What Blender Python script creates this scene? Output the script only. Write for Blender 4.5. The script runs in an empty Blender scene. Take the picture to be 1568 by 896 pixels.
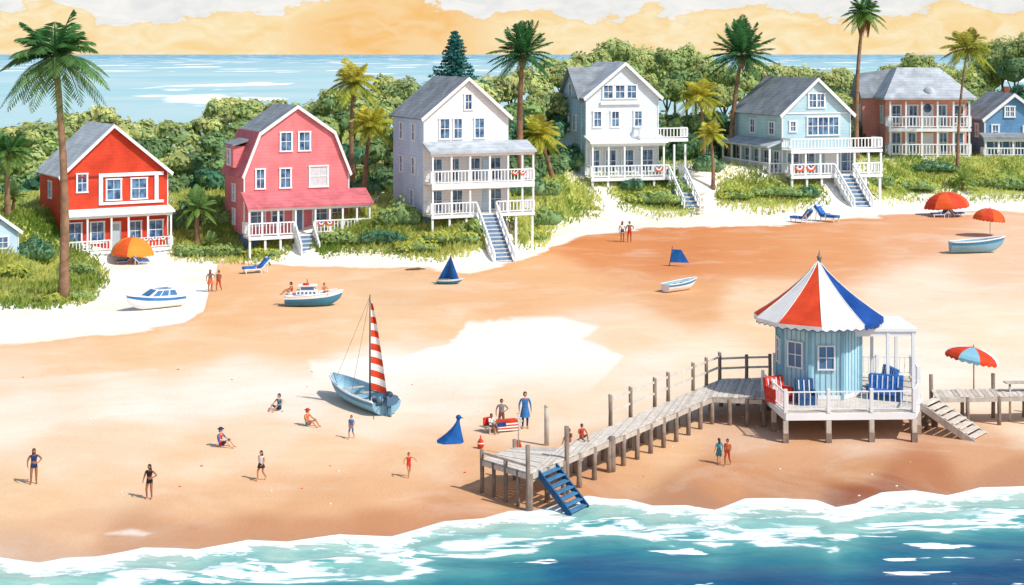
import bpy, math, random
import numpy as np
from mathutils import Vector, Matrix
random.seed(7); rng=np.random.default_rng(7)
sc=bpy.context.scene
H=18.0; F=2400.0; CU=784.0; HV=82.0
def lin(c):
    c=c/255.0
    return c/12.92 if c<=0.04045 else ((c+0.055)/1.055)**2.4
def C(r,g,b,k=0.85): return (lin(r)*k,lin(g)*k,lin(b)*k)
def sm(t):
    t=np.clip(t,0,1); return t*t*(3-2*t)
# ---------------- terrain -----------------
DU=[-800,0,200,300,450,720,790,840,880,1000,1180,1300,1400,1568,2400]; DVv=[440,430,402,400,405,410,396,352,330,326,322,318,304,300,296]
SU=[-800,0,60,100,150,220,300,380,440,520,600,680,740,780,820,870,900,930,960,1000,1050,1095,1140,1200,1250,1280,1310,1350,1400,1450,1500,1568,2400]
SV=[870,856,864,856,852,838,842,826,828,818,822,802,797,784,784,770,760,764,764,774,772,780,764,764,768,780,776,760,756,762,748,745,735]
def height(X,Y):
    X=np.asarray(X,float);Y=np.asarray(Y,float)
    Ys=np.maximum(Y,20); u=np.clip(CU+F*X/Ys,-800,2400)
    Yd=F*H/(np.interp(u,DU,DVv)-HV)
    z=4.2*sm((Y-Yd)/11)
    v=HV+F*H/Ys; s=v-np.interp(u,SU,SV)
    z=z-0.1*sm((s+45)/45)-0.012*np.maximum(s,0)
    w=sm((-s-50)/60)
    z=z+w*(0.05*np.sin(X*0.31+1.3)*np.sin(Y*0.23)+0.03*np.sin(X*0.9+Y*0.5))
    z=z-9*sm((Y-290)/50)
    return z
def hz(x,y): return float(height(x,y))
def G(u,v):
    d=30.0
    f=lambda d:(H-(v-HV)*d/F)-hz((u-CU)*d/F,d)
    while f(d)>0 and d<330: d+=0.7
    a,b=d-0.7,d
    for _ in range(14):
        m=(a+b)/2
        if f(m)>0:a=m
        else:b=m
    return Vector(((u-CU)*a/F,a,hz((u-CU)*a/F,a)))
def PZ(u,v,z):
    d=F*(H-z)/(v-HV); return Vector(((u-CU)*d/F,d,z))
# ---------------- node helpers -----------------
class NT:
    def __init__(s,nt): s.nt=nt; nt.nodes.clear()
    def n(s,t,**kw):
        nd=s.nt.nodes.new(t)
        for k,v in kw.items(): setattr(nd,k,v)
        return nd
    def l(s,a,b): s.nt.links.new(a,b)
    def put(s,sock,val):
        if isinstance(val,bpy.types.NodeSocket): s.l(val,sock)
        elif isinstance(val,(tuple,list)) and len(val)==3 and sock.type=='RGBA': sock.default_value=(*val,1)
        else: sock.default_value=val
    def m(s,op,a,b=0.0,c=None,clamp=False):
        nd=s.n('ShaderNodeMath',operation=op,use_clamp=clamp); s.put(nd.inputs[0],a); s.put(nd.inputs[1],b)
        if c is not None: s.put(nd.inputs[2],c)
        return nd.outputs[0]
    def mix(s,f,a,b,blend='MIX'):
        nd=s.n('ShaderNodeMix',data_type='RGBA',blend_type=blend); s.put(nd.inputs[0],f); s.put(nd.inputs[6],a); s.put(nd.inputs[7],b)
        return nd.outputs[2]
    def noise(s,vec,scale,detail=4,rough=0.55,dist=0):
        nd=s.n('ShaderNodeTexNoise'); 
        if vec is not None: s.l(vec,nd.inputs['Vector'])
        nd.inputs['Scale'].default_value=scale; nd.inputs['Detail'].default_value=detail; nd.inputs['Roughness'].default_value=rough; nd.inputs['Distortion'].default_value=dist
        return nd.outputs[0]
    def mr(s,v,a,b,c=0.0,d=1.0,smooth=False):
        nd=s.n('ShaderNodeMapRange'); nd.interpolation_type='SMOOTHSTEP' if smooth else 'LINEAR'
        s.put(nd.inputs[0],v)
        for i,x in enumerate((a,b,c,d)): s.put(nd.inputs[i+1],x)
        return nd.outputs[0]
    def attr(s,name): 
        nd=s.n('ShaderNodeAttribute'); nd.attribute_name=name; return nd
    def vmap(s,vec,scale):
        nd=s.n('ShaderNodeMapping'); s.l(vec,nd.inputs[0]); nd.inputs['Scale'].default_value=scale; return nd.outputs[0]
    def obj(s): return s.n('ShaderNodeTexCoord').outputs['Object']
    def princ(s,col,rough=0.8,spec=0.2,bump=None,bstr=0.3,bdist=0.05):
        p=s.n('ShaderNodeBsdfPrincipled'); s.put(p.inputs['Base Color'],col); s.put(p.inputs['Roughness'],rough); p.inputs['Specular IOR Level'].default_value=spec
        if bump is not None:
            b=s.n('ShaderNodeBump'); b.inputs['Strength'].default_value=bstr; b.inputs['Distance'].default_value=bdist; s.l(bump,b.inputs['Height']); s.l(b.outputs[0],p.inputs['Normal'])
        o=s.n('ShaderNodeOutputMaterial'); s.l(p.outputs[0],o.inputs[0]); return p
MATS={}
def newmat(name):
    m=bpy.data.materials.new(name); m.use_nodes=True; MATS[name]=m; return m,NT(m.node_tree)
def mat(name,rgb,rough=0.75,spec=0.2,var=0.22,scale=1.5,siding=0,shingle=0,plank=0,k=0.88):
    if name in MATS: return MATS[name]
    m,t=newmat(name); base=C(*rgb,k)
    o=t.obj(); n1=t.noise(o,scale,3,0.6,0.4); n2=t.noise(o,scale*7,2,0.6)
    f=t.mr(n1,0.32,0.68)
    lo=tuple(x*(1-var) for x in base); hi=tuple(min(0.93,x*(1+var)+0.01) for x in base)
    col=t.mix(f,lo,hi)
    col=t.mix(t.mr(n2,0.4,0.7,0.0,0.22),col,tuple(x*0.75 for x in base))
    bump=n2
    if siding:
        sp=t.n('ShaderNodeSeparateXYZ'); t.l(o,sp.inputs[0])
        fr=t.m('FRACT',t.m('DIVIDE',sp.outputs[2],siding))
        ln=t.mr(fr,0.0,0.2,1.0,0.0)
        col=t.mix(t.m('MULTIPLY',ln,0.34),col,tuple(x*0.45 for x in base)); bump=fr
    if shingle:
        sp=t.n('ShaderNodeSeparateXYZ'); t.l(o,sp.inputs[0])
        fr=t.m('FRACT',t.m('DIVIDE',t.m('ADD',sp.outputs[2],t.m('MULTIPLY',n2,1.2)),shingle))
        col=t.mix(t.m('MULTIPLY',t.mr(fr,0.0,0.35,1.0,0.0),0.35),col,tuple(x*0.5 for x in base))
    if plank:
        n3=t.noise(t.vmap(o,(plank,plank,0.3)),3,3); col=t.mix(t.mr(n3,0.4,0.6,0,0.4),col,tuple(x*0.6 for x in base))
    t.princ(col,rough,spec,bump,0.15,0.03)
    return m
# ---------------- mesh builder -----------------
class MB:
    def __init__(s): s.v=[]; s.f=[]; s.m=[]; s.ml=[]; s.smooth=set()
    def mi(s,m):
        if m not in s.ml: s.ml.append(m)
        return s.ml.index(m)
    def add(s,vs,fs,m,smooth=False):
        b=len(s.v); s.v+= [tuple(x) for x in vs]; i=s.mi(m)
        for f in fs:
            if smooth: s.smooth.add(len(s.f))
            s.f.append([b+j for j in f]); s.m.append(i)
    def box(s,x0,x1,y0,y1,z0,z1,m):
        s.add([(x0,y0,z0),(x1,y0,z0),(x1,y1,z0),(x0,y1,z0),(x0,y0,z1),(x1,y0,z1),(x1,y1,z1),(x0,y1,z1)],
          [(0,3,2,1),(4,5,6,7),(0,1,5,4),(1,2,6,5),(2,3,7,6),(3,0,4,7)],m)
    def beam(s,p0,p1,w,h,m,up=(0,0,1)):
        p0=Vector(p0);p1=Vector(p1);d=(p1-p0).normalized();u=Vector(up)
        if abs(d.dot(u))>0.98:u=Vector((0,1,0))
        a=d.cross(u).normalized();b=a.cross(d).normalized();a*=w/2;b*=h/2
        s.add([p0-a-b,p0+a-b,p0+a+b,p0-a+b,p1-a-b,p1+a-b,p1+a+b,p1-a+b],[(0,1,2,3),(7,6,5,4),(0,4,5,1),(1,5,6,2),(2,6,7,3),(3,7,4,0)],m)
    def tube(s,pts,rad,m,n=8,cap=True):
        pts=[Vector(p) for p in pts]; vs=[];fs=[]
        for i,p in enumerate(pts):
            d=(pts[min(i+1,len(pts)-1)]-pts[max(i-1,0)]).normalized()
            u=Vector((0,0,1)) if abs(d.z)<0.9 else Vector((1,0,0))
            a=d.cross(u).normalized(); b=a.cross(d)
            r=rad[i] if isinstance(rad,(list,tuple)) else rad
            for j in range(n):
                t=2*math.pi*j/n; vs.append(p+a*math.cos(t)*r+b*math.sin(t)*r)
        for i in range(len(pts)-1):
            for j in range(n):
                k=(j+1)%n; fs.append((i*n+j,i*n+k,(i+1)*n+k,(i+1)*n+j))
        if cap: fs.append(tuple(range(n-1,-1,-1))); fs.append(tuple((len(pts)-1)*n+j for j in range(n)))
        s.add(vs,fs,m,True)
    def ell(s,c,r,m,nu=12,nv=8,zmin=-1.0,rot=None):
        vs=[];fs=[]
        for i in range(nv+1):
            ph=math.pi*i/nv
            zz=max(math.cos(ph),zmin); rr=math.sin(ph)
            for j in range(nu):
                th=2*math.pi*j/nu
                q=Vector((rr*math.cos(th)*r[0],rr*math.sin(th)*r[1],zz*r[2]))
                if rot: q=rot@q
                vs.append(Vector(c)+q)
        for i in range(nv):
            for j in range(nu):
                k=(j+1)%nu; fs.append((i*nu+j,(i+1)*nu+j,(i+1)*nu+k,i*nu+k))
        s.add(vs,fs,m,True)
    def prism(s,poly,y0,y1,m): # poly in xz
        n=len(poly); vs=[(x,y0,z) for x,z in poly]+[(x,y1,z) for x,z in poly]
        fs=[tuple(range(n-1,-1,-1)),tuple(range(n,2*n))]+[(i,(i+1)%n,n+(i+1)%n,n+i) for i in range(n)]
        s.add(vs,fs,m)
    def prismz(s,poly,z0,z1,m):
        n=len(poly); vs=[(p[0],p[1],z0) for p in poly]+[(p[0],p[1],z1) for p in poly]
        s.add(vs,[tuple(range(n-1,-1,-1)),tuple(range(n,2*n))]+[(i,(i+1)%n,n+(i+1)%n,n+i) for i in range(n)],m)
    def build(s,name,parent=None):
        me=bpy.data.meshes.new(name); me.from_pydata(s.v,[],s.f)
        for m in s.ml: me.materials.append(m)
        me.polygons.foreach_set('material_index',s.m)
        if s.smooth: me.polygons.foreach_set('use_smooth',[i in s.smooth for i in range(len(s.f))])
        me.update()
        import bmesh
        bm=bmesh.new(); bm.from_mesh(me); bmesh.ops.recalc_face_normals(bm,faces=bm.faces); bm.to_mesh(me); bm.free()
        o=bpy.data.objects.new(name,me); sc.collection.objects.link(o)
        if parent: o.parent=parent
        return o
def empty(name,loc=(0,0,0),rot=0,scale=(1,1,1)):
    e=bpy.data.objects.new(name,None); sc.collection.objects.link(e); e.location=loc; e.rotation_euler=(0,0,rot)
    e.scale=scale if isinstance(scale,(tuple,list)) else (scale,)*3
    e.empty_display_size=0.1; return e
def place(o,loc,rot=0,scale=1):
    o.location=loc;o.rotation_euler=(0,0,rot);o.scale=(scale,)*3 if not isinstance(scale,tuple) else scale; return o
def fastmesh(name,V,Fc,mats,attrs=None,smooth=False):
    me=bpy.data.meshes.new(name); nv=len(V); nf=len(Fc); k=Fc.shape[1]
    me.vertices.add(nv); me.vertices.foreach_set('co',np.ascontiguousarray(V,dtype=np.float32).ravel())
    me.loops.add(nf*k); me.loops.foreach_set('vertex_index',np.ascontiguousarray(Fc,dtype=np.int32).ravel())
    me.polygons.add(nf); me.polygons.foreach_set('loop_start',np.arange(0,nf*k,k,dtype=np.int32)); me.polygons.foreach_set('loop_total',np.full(nf,k,dtype=np.int32))
    if smooth: me.polygons.foreach_set('use_smooth',np.ones(nf,dtype=bool))
    for m in mats: me.materials.append(m)
    me.update(calc_edges=True)
    for n,a in (attrs or {}).items():
        if a.ndim==2:
            at=me.attributes.new(n,'FLOAT_COLOR','POINT'); at.data.foreach_set('color',np.ascontiguousarray(np.c_[a,np.ones(len(a))],dtype=np.float32).ravel())
        else:
            at=me.attributes.new(n,'FLOAT','POINT'); at.data.foreach_set('value',np.ascontiguousarray(a,dtype=np.float32))
    o=bpy.data.objects.new(name,me); sc.collection.objects.link(o); return o
def sdf(poly,U,V):
    d=np.full(U.shape,1e9); ins=np.zeros(U.shape,bool); n=len(poly)
    for i in range(n):
        x0,y0=poly[i];x1,y1=poly[(i+1)%n]; dx,dy=x1-x0,y1-y0
        t=np.clip(((U-x0)*dx+(V-y0)*dy)/(dx*dx+dy*dy),0,1)
        d=np.minimum(d,np.hypot(U-x0-t*dx,V-y0-t*dy))
        if y0!=y1:
            c=((y0>V)!=(y1>V))&(U<(x1-x0)*(V-y0)/(y1-y0)+x0); ins^=c
    return np.where(ins,d,-d)
VEG=[[(-300,300),(80,300),(110,360),(140,395),(158,430),(135,455),(60,468),(0,462),(-300,470)],
 [(255,250),(350,250),(350,340),(440,378),(420,396),(330,395),(265,388),(262,330)],
 [(480,372),(530,330),(600,290),(660,330),(735,350),(735,378),(660,393),(600,385),(560,380),(495,385)],
 [(760,250),(860,240),(872,275),(905,290),(915,322),(850,340),(830,372),(798,372),(785,335)],
 [(925,278),(1040,262),(1062,322),(1000,325),(955,312)],
 [(1105,270),(1250,275),(1262,308),(1180,318),(1105,312)],
 [(1325,240),(1440,245),(1455,292),(1370,304),(1330,300)],
 [(1430,225),(1900,230),(1900,300),(1490,300),(1440,275)]]
BLU=[-800,0,260,600,850,1100,1568,2400]; BLV=[330,325,300,285,252,252,240,240]
def vegd(U,V):
    d=np.interp(U,BLU,BLV)-V
    for p in VEG: d=np.maximum(d,sdf(p,U,V))
    return d
# ---------------- ground -----------------
def vnoise(X,Y,s):
    r=np.zeros(X.shape)
    for i,(a,b,p) in enumerate([(1,.3,0),(-.6,1.1,2),(1.7,-1.2,4),(.4,2.3,1),(2.9,1.9,3)]):
        r+=np.sin((X*a+Y*b)*s+p+1.3*np.sin((X*b-Y*a)*s*.7+p))/(1+i*.4)
    return r/2.5
CP=[(330,470,240,190,138),(600,440,238,198,154),(560,500,246,208,164),(850,420,240,188,136),(900,380,224,146,88),(1050,390,222,144,88),(1150,370,228,154,98),(1250,360,232,164,110),(1400,345,236,176,130),(1500,400,243,204,168),(1450,440,251,226,198),(1050,460,234,176,124),(700,450,240,192,144),(980,520,246,216,178),(1080,545,250,226,194),(1150,480,246,210,168),(1500,500,251,229,198),(1420,560,252,236,214),(1520,590,251,232,208),(760,460,240,190,140),(450,480,242,194,146),(450,520,244,204,160),(700,480,244,202,156),
(100,545,244,206,164),(0,560,247,211,174),(300,525,243,202,155),(200,540,243,203,156),(600,580,253,240,222),(200,610,252,235,214),(30,640,251,230,206),(800,530,253,243,228),(450,620,252,236,216),(700,600,250,230,206),(900,560,250,230,204),(900,600,248,222,190),(350,600,252,235,214),(550,630,250,229,202),(820,620,247,219,186),(1000,560,250,228,202),
(100,690,247,215,180),(300,700,246,210,170),(200,680,248,218,184),(400,660,248,218,184),(500,690,246,208,167),(650,710,241,198,154),(720,730,234,184,138),(750,765,224,170,124),(1000,690,238,196,152),(50,760,241,202,158),(150,730,243,207,166),(300,780,236,189,144),(400,760,239,194,150),(500,775,232,182,136),(600,760,236,186,140),(700,790,212,152,108),(600,805,208,148,104),(500,815,210,154,110),(400,820,210,156,114),(200,832,210,162,124),(50,845,220,182,150),(300,825,210,158,118),(100,810,231,187,146),
(900,745,216,158,112),(960,720,228,178,132),(1100,735,210,150,104),(1300,720,210,154,108),(1300,765,154,90,56),(1350,752,166,100,64),(1400,730,194,130,88),(1500,700,220,168,126),(1200,700,222,170,128),(1200,745,204,146,102),(1150,660,226,188,156),(1300,680,224,186,156),(1540,735,202,146,108),(1050,762,194,142,104),(1568,650,247,218,184),(-200,600,250,228,202),(1800,500,249,225,190),(-200,800,238,195,150),(1800,700,218,166,124)]
def gridcols():
    return np.r_[np.linspace(-900,-60,26)[:-1],np.linspace(-60,1630,430),np.linspace(1630,2600,28)[1:]]
us=gridcols()
ys=np.r_[F*H/(np.linspace(1150,190,340)-HV), np.linspace(405,420,2)]
ys=ys[ys<402]; ys=np.r_[25,31,ys]
ys=np.sort(ys)
UU,YY=np.meshgrid(us,ys); XX=(UU-CU)*np.maximum(YY,30)/F
ZZ=height(XX,YY)
Vp=HV+F*(H-ZZ)/np.maximum(YY,30); Up=CU+F*XX/np.maximum(YY,30)
wu=Up+24*vnoise(XX,YY,0.12); wv=Vp+9*vnoise(XX+40,YY,0.15)
cp=np.array(CP,float); num=np.zeros(UU.shape+(3,)); den=np.zeros(UU.shape)
L=lambda a:np.where(a<=0.04045,a/12.92,((a+0.055)/1.055)**2.4)
for c in cp:
    r2=((wu-c[0])/1.7)**2+(wv-c[1])**2
    w=1/(r2+260)**2.6
    num+=w[...,None]*L(c[2:5]/255)*0.89; den+=w
col=num/den[...,None]
OU=[-800,0,100,200,280,312,322,336,440,600,720,800,860,900,1000,1180,1330,1568,2400]; OV=[532,528,518,510,498,478,440,402,408,410,418,398,375,362,350,346,332,325,322]
dune=np.interp(Up,OU,OV)-Vp
wash=sdf([(470,552),(620,545),(700,518),(712,492),(860,484),(922,502),(890,520),(960,545),(900,600),(760,640),(600,640),(400,620),(380,590),(480,580)],Up,Vp)
wash=np.maximum(wash,sdf([(-200,580),(60,576),(240,562),(250,570),(130,584),(60,596),(-200,600)],Up,Vp))
wash=np.maximum(wash,sdf([(150,818),(200,808),(250,815),(220,825)],Up,Vp))
fade=np.clip(1-(Vp-545)/70,0,1)*np.where(Up>360,1,.75); fade=np.where(Vp>780,.7,fade)
veg=vegd(Up,Vp)
shr=Vp-np.interp(Up,SU,SV)
nr,nc=UU.shape
idx=np.arange(nr*nc).reshape(nr,nc)
def quads(idx): return np.stack([idx[:-1,:-1],idx[:-1,1:],idx[1:,1:],idx[1:,:-1]],-1).reshape(-1,4)
gm,t=newmat('sand_and_dune')
ca=t.attr('col').outputs['Color']; pos=t.n('ShaderNodeNewGeometry').outputs['Position']
n1=t.noise(pos,0.16,6,0.62,0.6); n2=t.noise(pos,0.9,5,0.65,0.3); n3=t.noise(pos,7,2,0.6); n4=t.noise(t.vmap(pos,(0.6,1,1)),0.38,5,0.6,1.2)
c=t.mix(t.mr(n1,0.42,0.68,0.0,0.34),ca,t.mix(1.0,ca,(0.92,0.76,0.60),'MULTIPLY'))
c=t.mix(t.mr(n1,0.48,0.3,0.0,0.22),c,(0.88,0.80,0.68))
c=t.mix(t.mr(n4,0.50,0.53,0.0,0.10),c,t.mix(1.0,c,(0.88,0.74,0.60),'MULTIPLY'))
c=t.mix(t.mr(n4,0.60,0.615,0.0,0.10),c,t.mix(1.0,c,(0.88,0.72,0.56),'MULTIPLY'))
fd=t.mr(t.m('ADD',t.attr('dune').outputs['Fac'],t.m('MULTIPLY',t.m('SUBTRACT',n1,0.5),26)),-0.5,2.5)
edge_=t.m('SUBTRACT',t.mr(t.m('ADD',t.attr('dune').outputs['Fac'],t.m('MULTIPLY',t.m('SUBTRACT',n1,0.5),26)),-9,0),fd)
c=t.mix(t.m('MULTIPLY',edge_,0.30,clamp=True),c,t.mix(1.0,c,(0.85,0.60,0.40),'MULTIPLY'))
c=t.mix(fd,c,t.mix(t.mr(n1,0.42,0.62),(0.89,0.86,0.79),(0.88,0.78,0.63)))
fw=t.mr(t.m('ADD',t.attr('wash').outputs['Fac'],t.m('MULTIPLY',t.m('SUBTRACT',n1,0.5),34)),-1,4)
c=t.mix(t.m('MULTIPLY',fw,t.m('MULTIPLY',t.attr('fade').outputs['Fac'],0.85)),c,(0.89,0.83,0.73))
fv=t.mr(t.m('ADD',t.attr('veg').outputs['Fac'],t.m('MULTIPLY',t.m('SUBTRACT',n2,0.5),34)),-2,4)
vc=t.mix(t.mr(n2,0.38,0.62),C(104,132,58),C(200,202,108))
c=t.mix(fv,c,vc)
c=t.mix(t.mr(n3,0.4,0.75,0,0.14),c,t.mix(1.0,c,(0.7,0.6,0.52),'MULTIPLY'))
c=t.mix(t.mr(n2,0.55,0.72,0,0.14),c,t.mix(1.0,c,(0.84,0.68,0.55),'MULTIPLY'))
wet=t.mr(t.attr('shr').outputs['Fac'],-45,-5)
rg=t.mr(wet,0,1,0.95,0.45)
t.princ(c,rg,0.2,t.m('ADD',n3,n2),0.32,0.06)
ground=fastmesh('ground',np.stack([XX,YY,ZZ],-1).reshape(-1,3),quads(idx),[gm],{'col':col.reshape(-1,3),'dune':dune.ravel(),'wash':wash.ravel(),'fade':fade.ravel(),'veg':veg.ravel(),'shr':shr.ravel()},True)
# ---------------- sea -----------------
ys=np.r_[[-80,-20,10,25,35],F*18.1/(np.linspace(1150,700,190)-HV),[75,90,120,180,250,300,340,400,500,700,1000,1500,2500,4000,7000,12000,25000]]
ys=np.unique(ys); us2=np.r_[[-9000,-5000,-2500],us,[4000,6500,10000]]
UU,YY=np.meshgrid(us2,ys); Ym=np.maximum(YY,35); XX=(UU-CU)*Ym/F
s=HV+F*18.1/Ym-np.interp(np.clip(UU,-800,2400),SU,SV)
near=(YY<110)
ZS=np.full(UU.shape,-0.1)
wob=vnoise(XX,YY,0.35)
ZS+=np.where(near,0.20*np.exp(-((s-36-14*wob)/8)**2)*(0.6+0.4*wob)+0.05*np.exp(-((s-8-6*wob)/6)**2)+0.07*vnoise(XX*0.4,YY,1.1)*sm((s-30)/50),0)
sm_,t=newmat('sea_water')
pos=t.n('ShaderNodeNewGeometry').outputs['Position']
sa=t.attr('s').outputs['Fac']; far=t.attr('far').outputs['Fac']
w0=t.noise(t.vmap(pos,(0.5,1,1)),0.35,3,0.5,0.6)
w1=t.noise(t.vmap(pos,(0.25,0.6,1)),0.6,5,0.6,0.8); w2=t.noise(t.vmap(pos,(0.35,1.3,1)),1.2,5,0.6,0.5); w3=t.noise(t.vmap(pos,(0.6,1.2,1)),1.7,5,0.65,0.3); w4=t.noise(t.vmap(pos,(0.5,1.4,1)),2.4,4,0.6,1.0)
dd=t.m('ADD',sa,t.m('MULTIPLY',t.m('SUBTRACT',w1,0.5),130))
rp=t.n('ShaderNodeValToRGB'); t.l(t.mr(dd,0,150),rp.inputs[0])
e=rp.color_ramp.elements; e[0].position=0.0; e[0].color=(*C(206,220,200),1); e[1].position=1.0; e[1].color=(*C(14,72,112),1)
for p_,cc in ((0.2,C(166,208,194)),(0.36,C(112,180,174)),(0.52,C(58,140,148)),(0.72,C(26,98,132))):
    x=e.new(p_); x.color=(*cc,1)
c=t.mix(t.mr(w2,0.47,0.75,0,0.4),rp.outputs[0],t.mix(1.0,rp.outputs[0],(1.9,1.45,1.25),'MULTIPLY'))
c=t.mix(t.mr(w1,0.5,0.35,0,0.45),c,t.mix(1.0,c,(0.40,0.72,0.80),'MULTIPLY'))
c=t.mix(t.mr(w4,0.52,0.56,0,0.22),c,t.mix(1.0,c,(0.45,0.72,0.80),'MULTIPLY'))
fo=t.m('ADD',t.m('ADD',sa,t.m('MULTIPLY',t.m('SUBTRACT',w3,0.5),60)),t.m('MULTIPLY',t.m('SUBTRACT',w0,0.5),85))
foam=t.mr(fo,23,20)
holes=t.m('MULTIPLY',t.mr(w4,0.54,0.58),t.mr(sa,4,14))
foam=t.m('MULTIPLY',foam,t.m('SUBTRACT',1.0,t.m('MULTIPLY',holes,0.75)))
foam2=t.m('MULTIPLY',t.mr(t.m('ABSOLUTE',t.m('SUBTRACT',t.m('ADD',sa,t.m('MULTIPLY',t.m('SUBTRACT',w1,0.5),110)),50)),8,4),t.mr(w2,0.40,0.46))
foam3=t.m('MULTIPLY',t.mr(t.noise(t.vmap(pos,(0.22,1.0,1)),1.1,4,0.5,0.3),0.63,0.645),t.mr(sa,30,50))
fm=t.m('MAXIMUM',t.m('MAXIMUM',foam,foam2),foam3)
c=t.mix(fm,c,t.mix(t.mr(w2,0.45,0.62),(0.92,0.92,0.90),(0.74,0.84,0.86)))  # bluish shadow tone painted into the foam colour by noise
sp=t.n('ShaderNodeSeparateXYZ'); t.l(pos,sp.inputs[0])
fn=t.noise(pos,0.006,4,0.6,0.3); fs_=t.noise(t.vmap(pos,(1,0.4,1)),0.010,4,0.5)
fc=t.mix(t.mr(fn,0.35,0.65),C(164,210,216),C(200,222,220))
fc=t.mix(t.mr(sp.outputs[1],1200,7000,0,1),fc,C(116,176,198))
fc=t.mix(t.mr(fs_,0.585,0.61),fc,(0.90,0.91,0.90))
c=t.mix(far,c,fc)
t.princ(c,t.mr(fm,0,1,0.35,0.9),0.2,w3,0.35,0.10)
idx=np.arange(UU.size).reshape(UU.shape)
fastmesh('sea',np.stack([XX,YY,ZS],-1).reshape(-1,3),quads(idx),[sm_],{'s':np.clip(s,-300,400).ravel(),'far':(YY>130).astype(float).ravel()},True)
# ---------------- world -----------------
EL=math.radians(48); hx,hy=0.80,-0.60
w=bpy.data.worlds.new('World'); sc.world=w; w.use_nodes=True; t=NT(w.node_tree)
sky=t.n('ShaderNodeTexSky'); sky.sky_type='NISHITA'; sky.sun_disc=False; sky.sun_elevation=EL; sky.sun_rotation=math.atan2(hx,hy)
bg1=t.n('ShaderNodeBackground'); t.l(sky.outputs[0],bg1.inputs[0]); bg1.inputs[1].default_value=0.15
gen=t.n('ShaderNodeTexCoord').outputs['Generated']; sp=t.n('ShaderNodeSeparateXYZ'); t.l(gen,sp.inputs[0])
x,z=sp.outputs[0],sp.outputs[2]
nn=t.noise(t.vmap(gen,(1,1,2.2)),16,6,0.6,0.2); nb=t.noise(t.vmap(gen,(1,1,2.0)),11,4,0.5); nf=t.noise(t.vmap(gen,(1,1,2.5)),40,5,0.6,0.8)
edge=t.m('ADD',t.m('ADD',-0.002,t.m('MULTIPLY',nn,0.054)),t.m('MULTIPLY',t.mr(t.m('ABSOLUTE',t.m('ADD',x,0.09)),0.07,0.03,0,1,True),0.010))
d=t.m('SUBTRACT',edge,z)
cl=t.mr(d,-0.0004,0.0008)
white=t.mix(t.mr(nf,0.35,0.7),(0.95,0.93,0.89),(0.78,0.80,0.80))
cream=t.mix(t.mr(nf,0.35,0.65),(0.99,0.86,0.58),(0.96,0.70,0.34))
org=t.m('MULTIPLY',t.mr(t.m('ABSOLUTE',t.m('ADD',x,0.08)),0.085,0.03,0,1,True),t.mr(nb,0.32,0.52))
org=t.m('MAXIMUM',org,t.mr(nb,0.58,0.68,0,0.55))
cream=t.mix(org,cream,t.mix(t.mr(nf,0.4,0.6),(0.95,0.56,0.20),(0.97,0.66,0.34)))
cc=t.mix(cl,white,cream)
cc=t.mix(t.m('MULTIPLY',t.mr(t.m('ABSOLUTE',t.m('SUBTRACT',d,0.001)),0.0010,0.0),0.45),cc,(0.90,0.62,0.32))
bg2=t.n('ShaderNodeBackground'); t.l(cc,bg2.inputs[0]); bg2.inputs[1].default_value=1.0
mx=t.n('ShaderNodeMixShader'); t.l(t.mr(z,0.06,0.30,0,1,True),mx.inputs[0]); t.l(bg2.outputs[0],mx.inputs[1]); t.l(bg1.outputs[0],mx.inputs[2])
o=t.n('ShaderNodeOutputWorld'); t.l(mx.outputs[0],o.inputs[0])
sl=bpy.data.lights.new('sun','SUN'); sl.energy=4.05; sl.angle=math.radians(0.8); sl.color=(1.0,0.97,0.92)
so=bpy.data.objects.new('sun',sl); sc.collection.objects.link(so)
sd=Vector((hx*math.cos(EL),hy*math.cos(EL),math.sin(EL))); so.rotation_euler=sd.to_track_quat('Z','Y').to_euler()
# ---------------- camera -----------------
cd=bpy.data.cameras.new('camera'); co=bpy.data.objects.new('camera',cd); sc.collection.objects.link(co); sc.camera=co
co.location=(0,0,H); co.rotation_euler=(math.pi/2,0,0); cd.sensor_width=36; cd.lens=36*F/1568; cd.shift_y=-(448-HV)/1568; cd.clip_end=60000; cd.clip_start=1
sc.view_settings.view_transform='Standard'
try: sc.view_settings.look='None'
except Exception: pass
# ---------------- materials -----------------
WH=mat('white_paint',(246,248,248),0.6,0.2,0.04,0.08); CREAM=mat('cream_trim',(246,240,228),0.6,0.25,0.06,0.08)
GLASS,t=newmat('window_glass'); o=t.obj(); n=t.noise(o,0.09,3); t.princ(t.mix(t.mr(n,0.38,0.62),C(40,70,112),C(108,150,184)),0.12,0.5)
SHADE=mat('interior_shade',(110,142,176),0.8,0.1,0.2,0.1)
CURT=mat('curtain',(215,215,218),0.9,0.1,0.1,0.2)
RED=mat('red_clapboard',(218,70,42),0.7,0.2,0.18,0.03,siding=5); PINK=mat('pink_clapboard',(236,134,138),0.7,0.2,0.15,0.03,siding=5)
PINKR=mat('pink_shingle',(212,116,122),0.8,0.15,0.2,0.05,shingle=4)
WHC=mat('white_clapboard',(246,247,248),0.65,0.2,0.04,0.03,siding=5); BLC=mat('pale_blue_clapboard',(188,220,228),0.7,0.2,0.10,0.03,siding=5)
BLS=mat('soft_blue_clapboard_and_shade',(200,226,246),0.7,0.2,0.10,0.03,siding=5); BWC=mat('ice_blue_clapboard',(230,240,246),0.7,0.2,0.06,0.03,siding=5)  # BLS: real pale blue boards, also painted shade on the white house side
SAL=mat('salmon_clapboard',(246,166,146),0.7,0.2,0.12,0.03,siding=5); DBL=mat('blue_clapboard',(104,152,192),0.7,0.2,0.15,0.03,siding=5)
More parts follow.
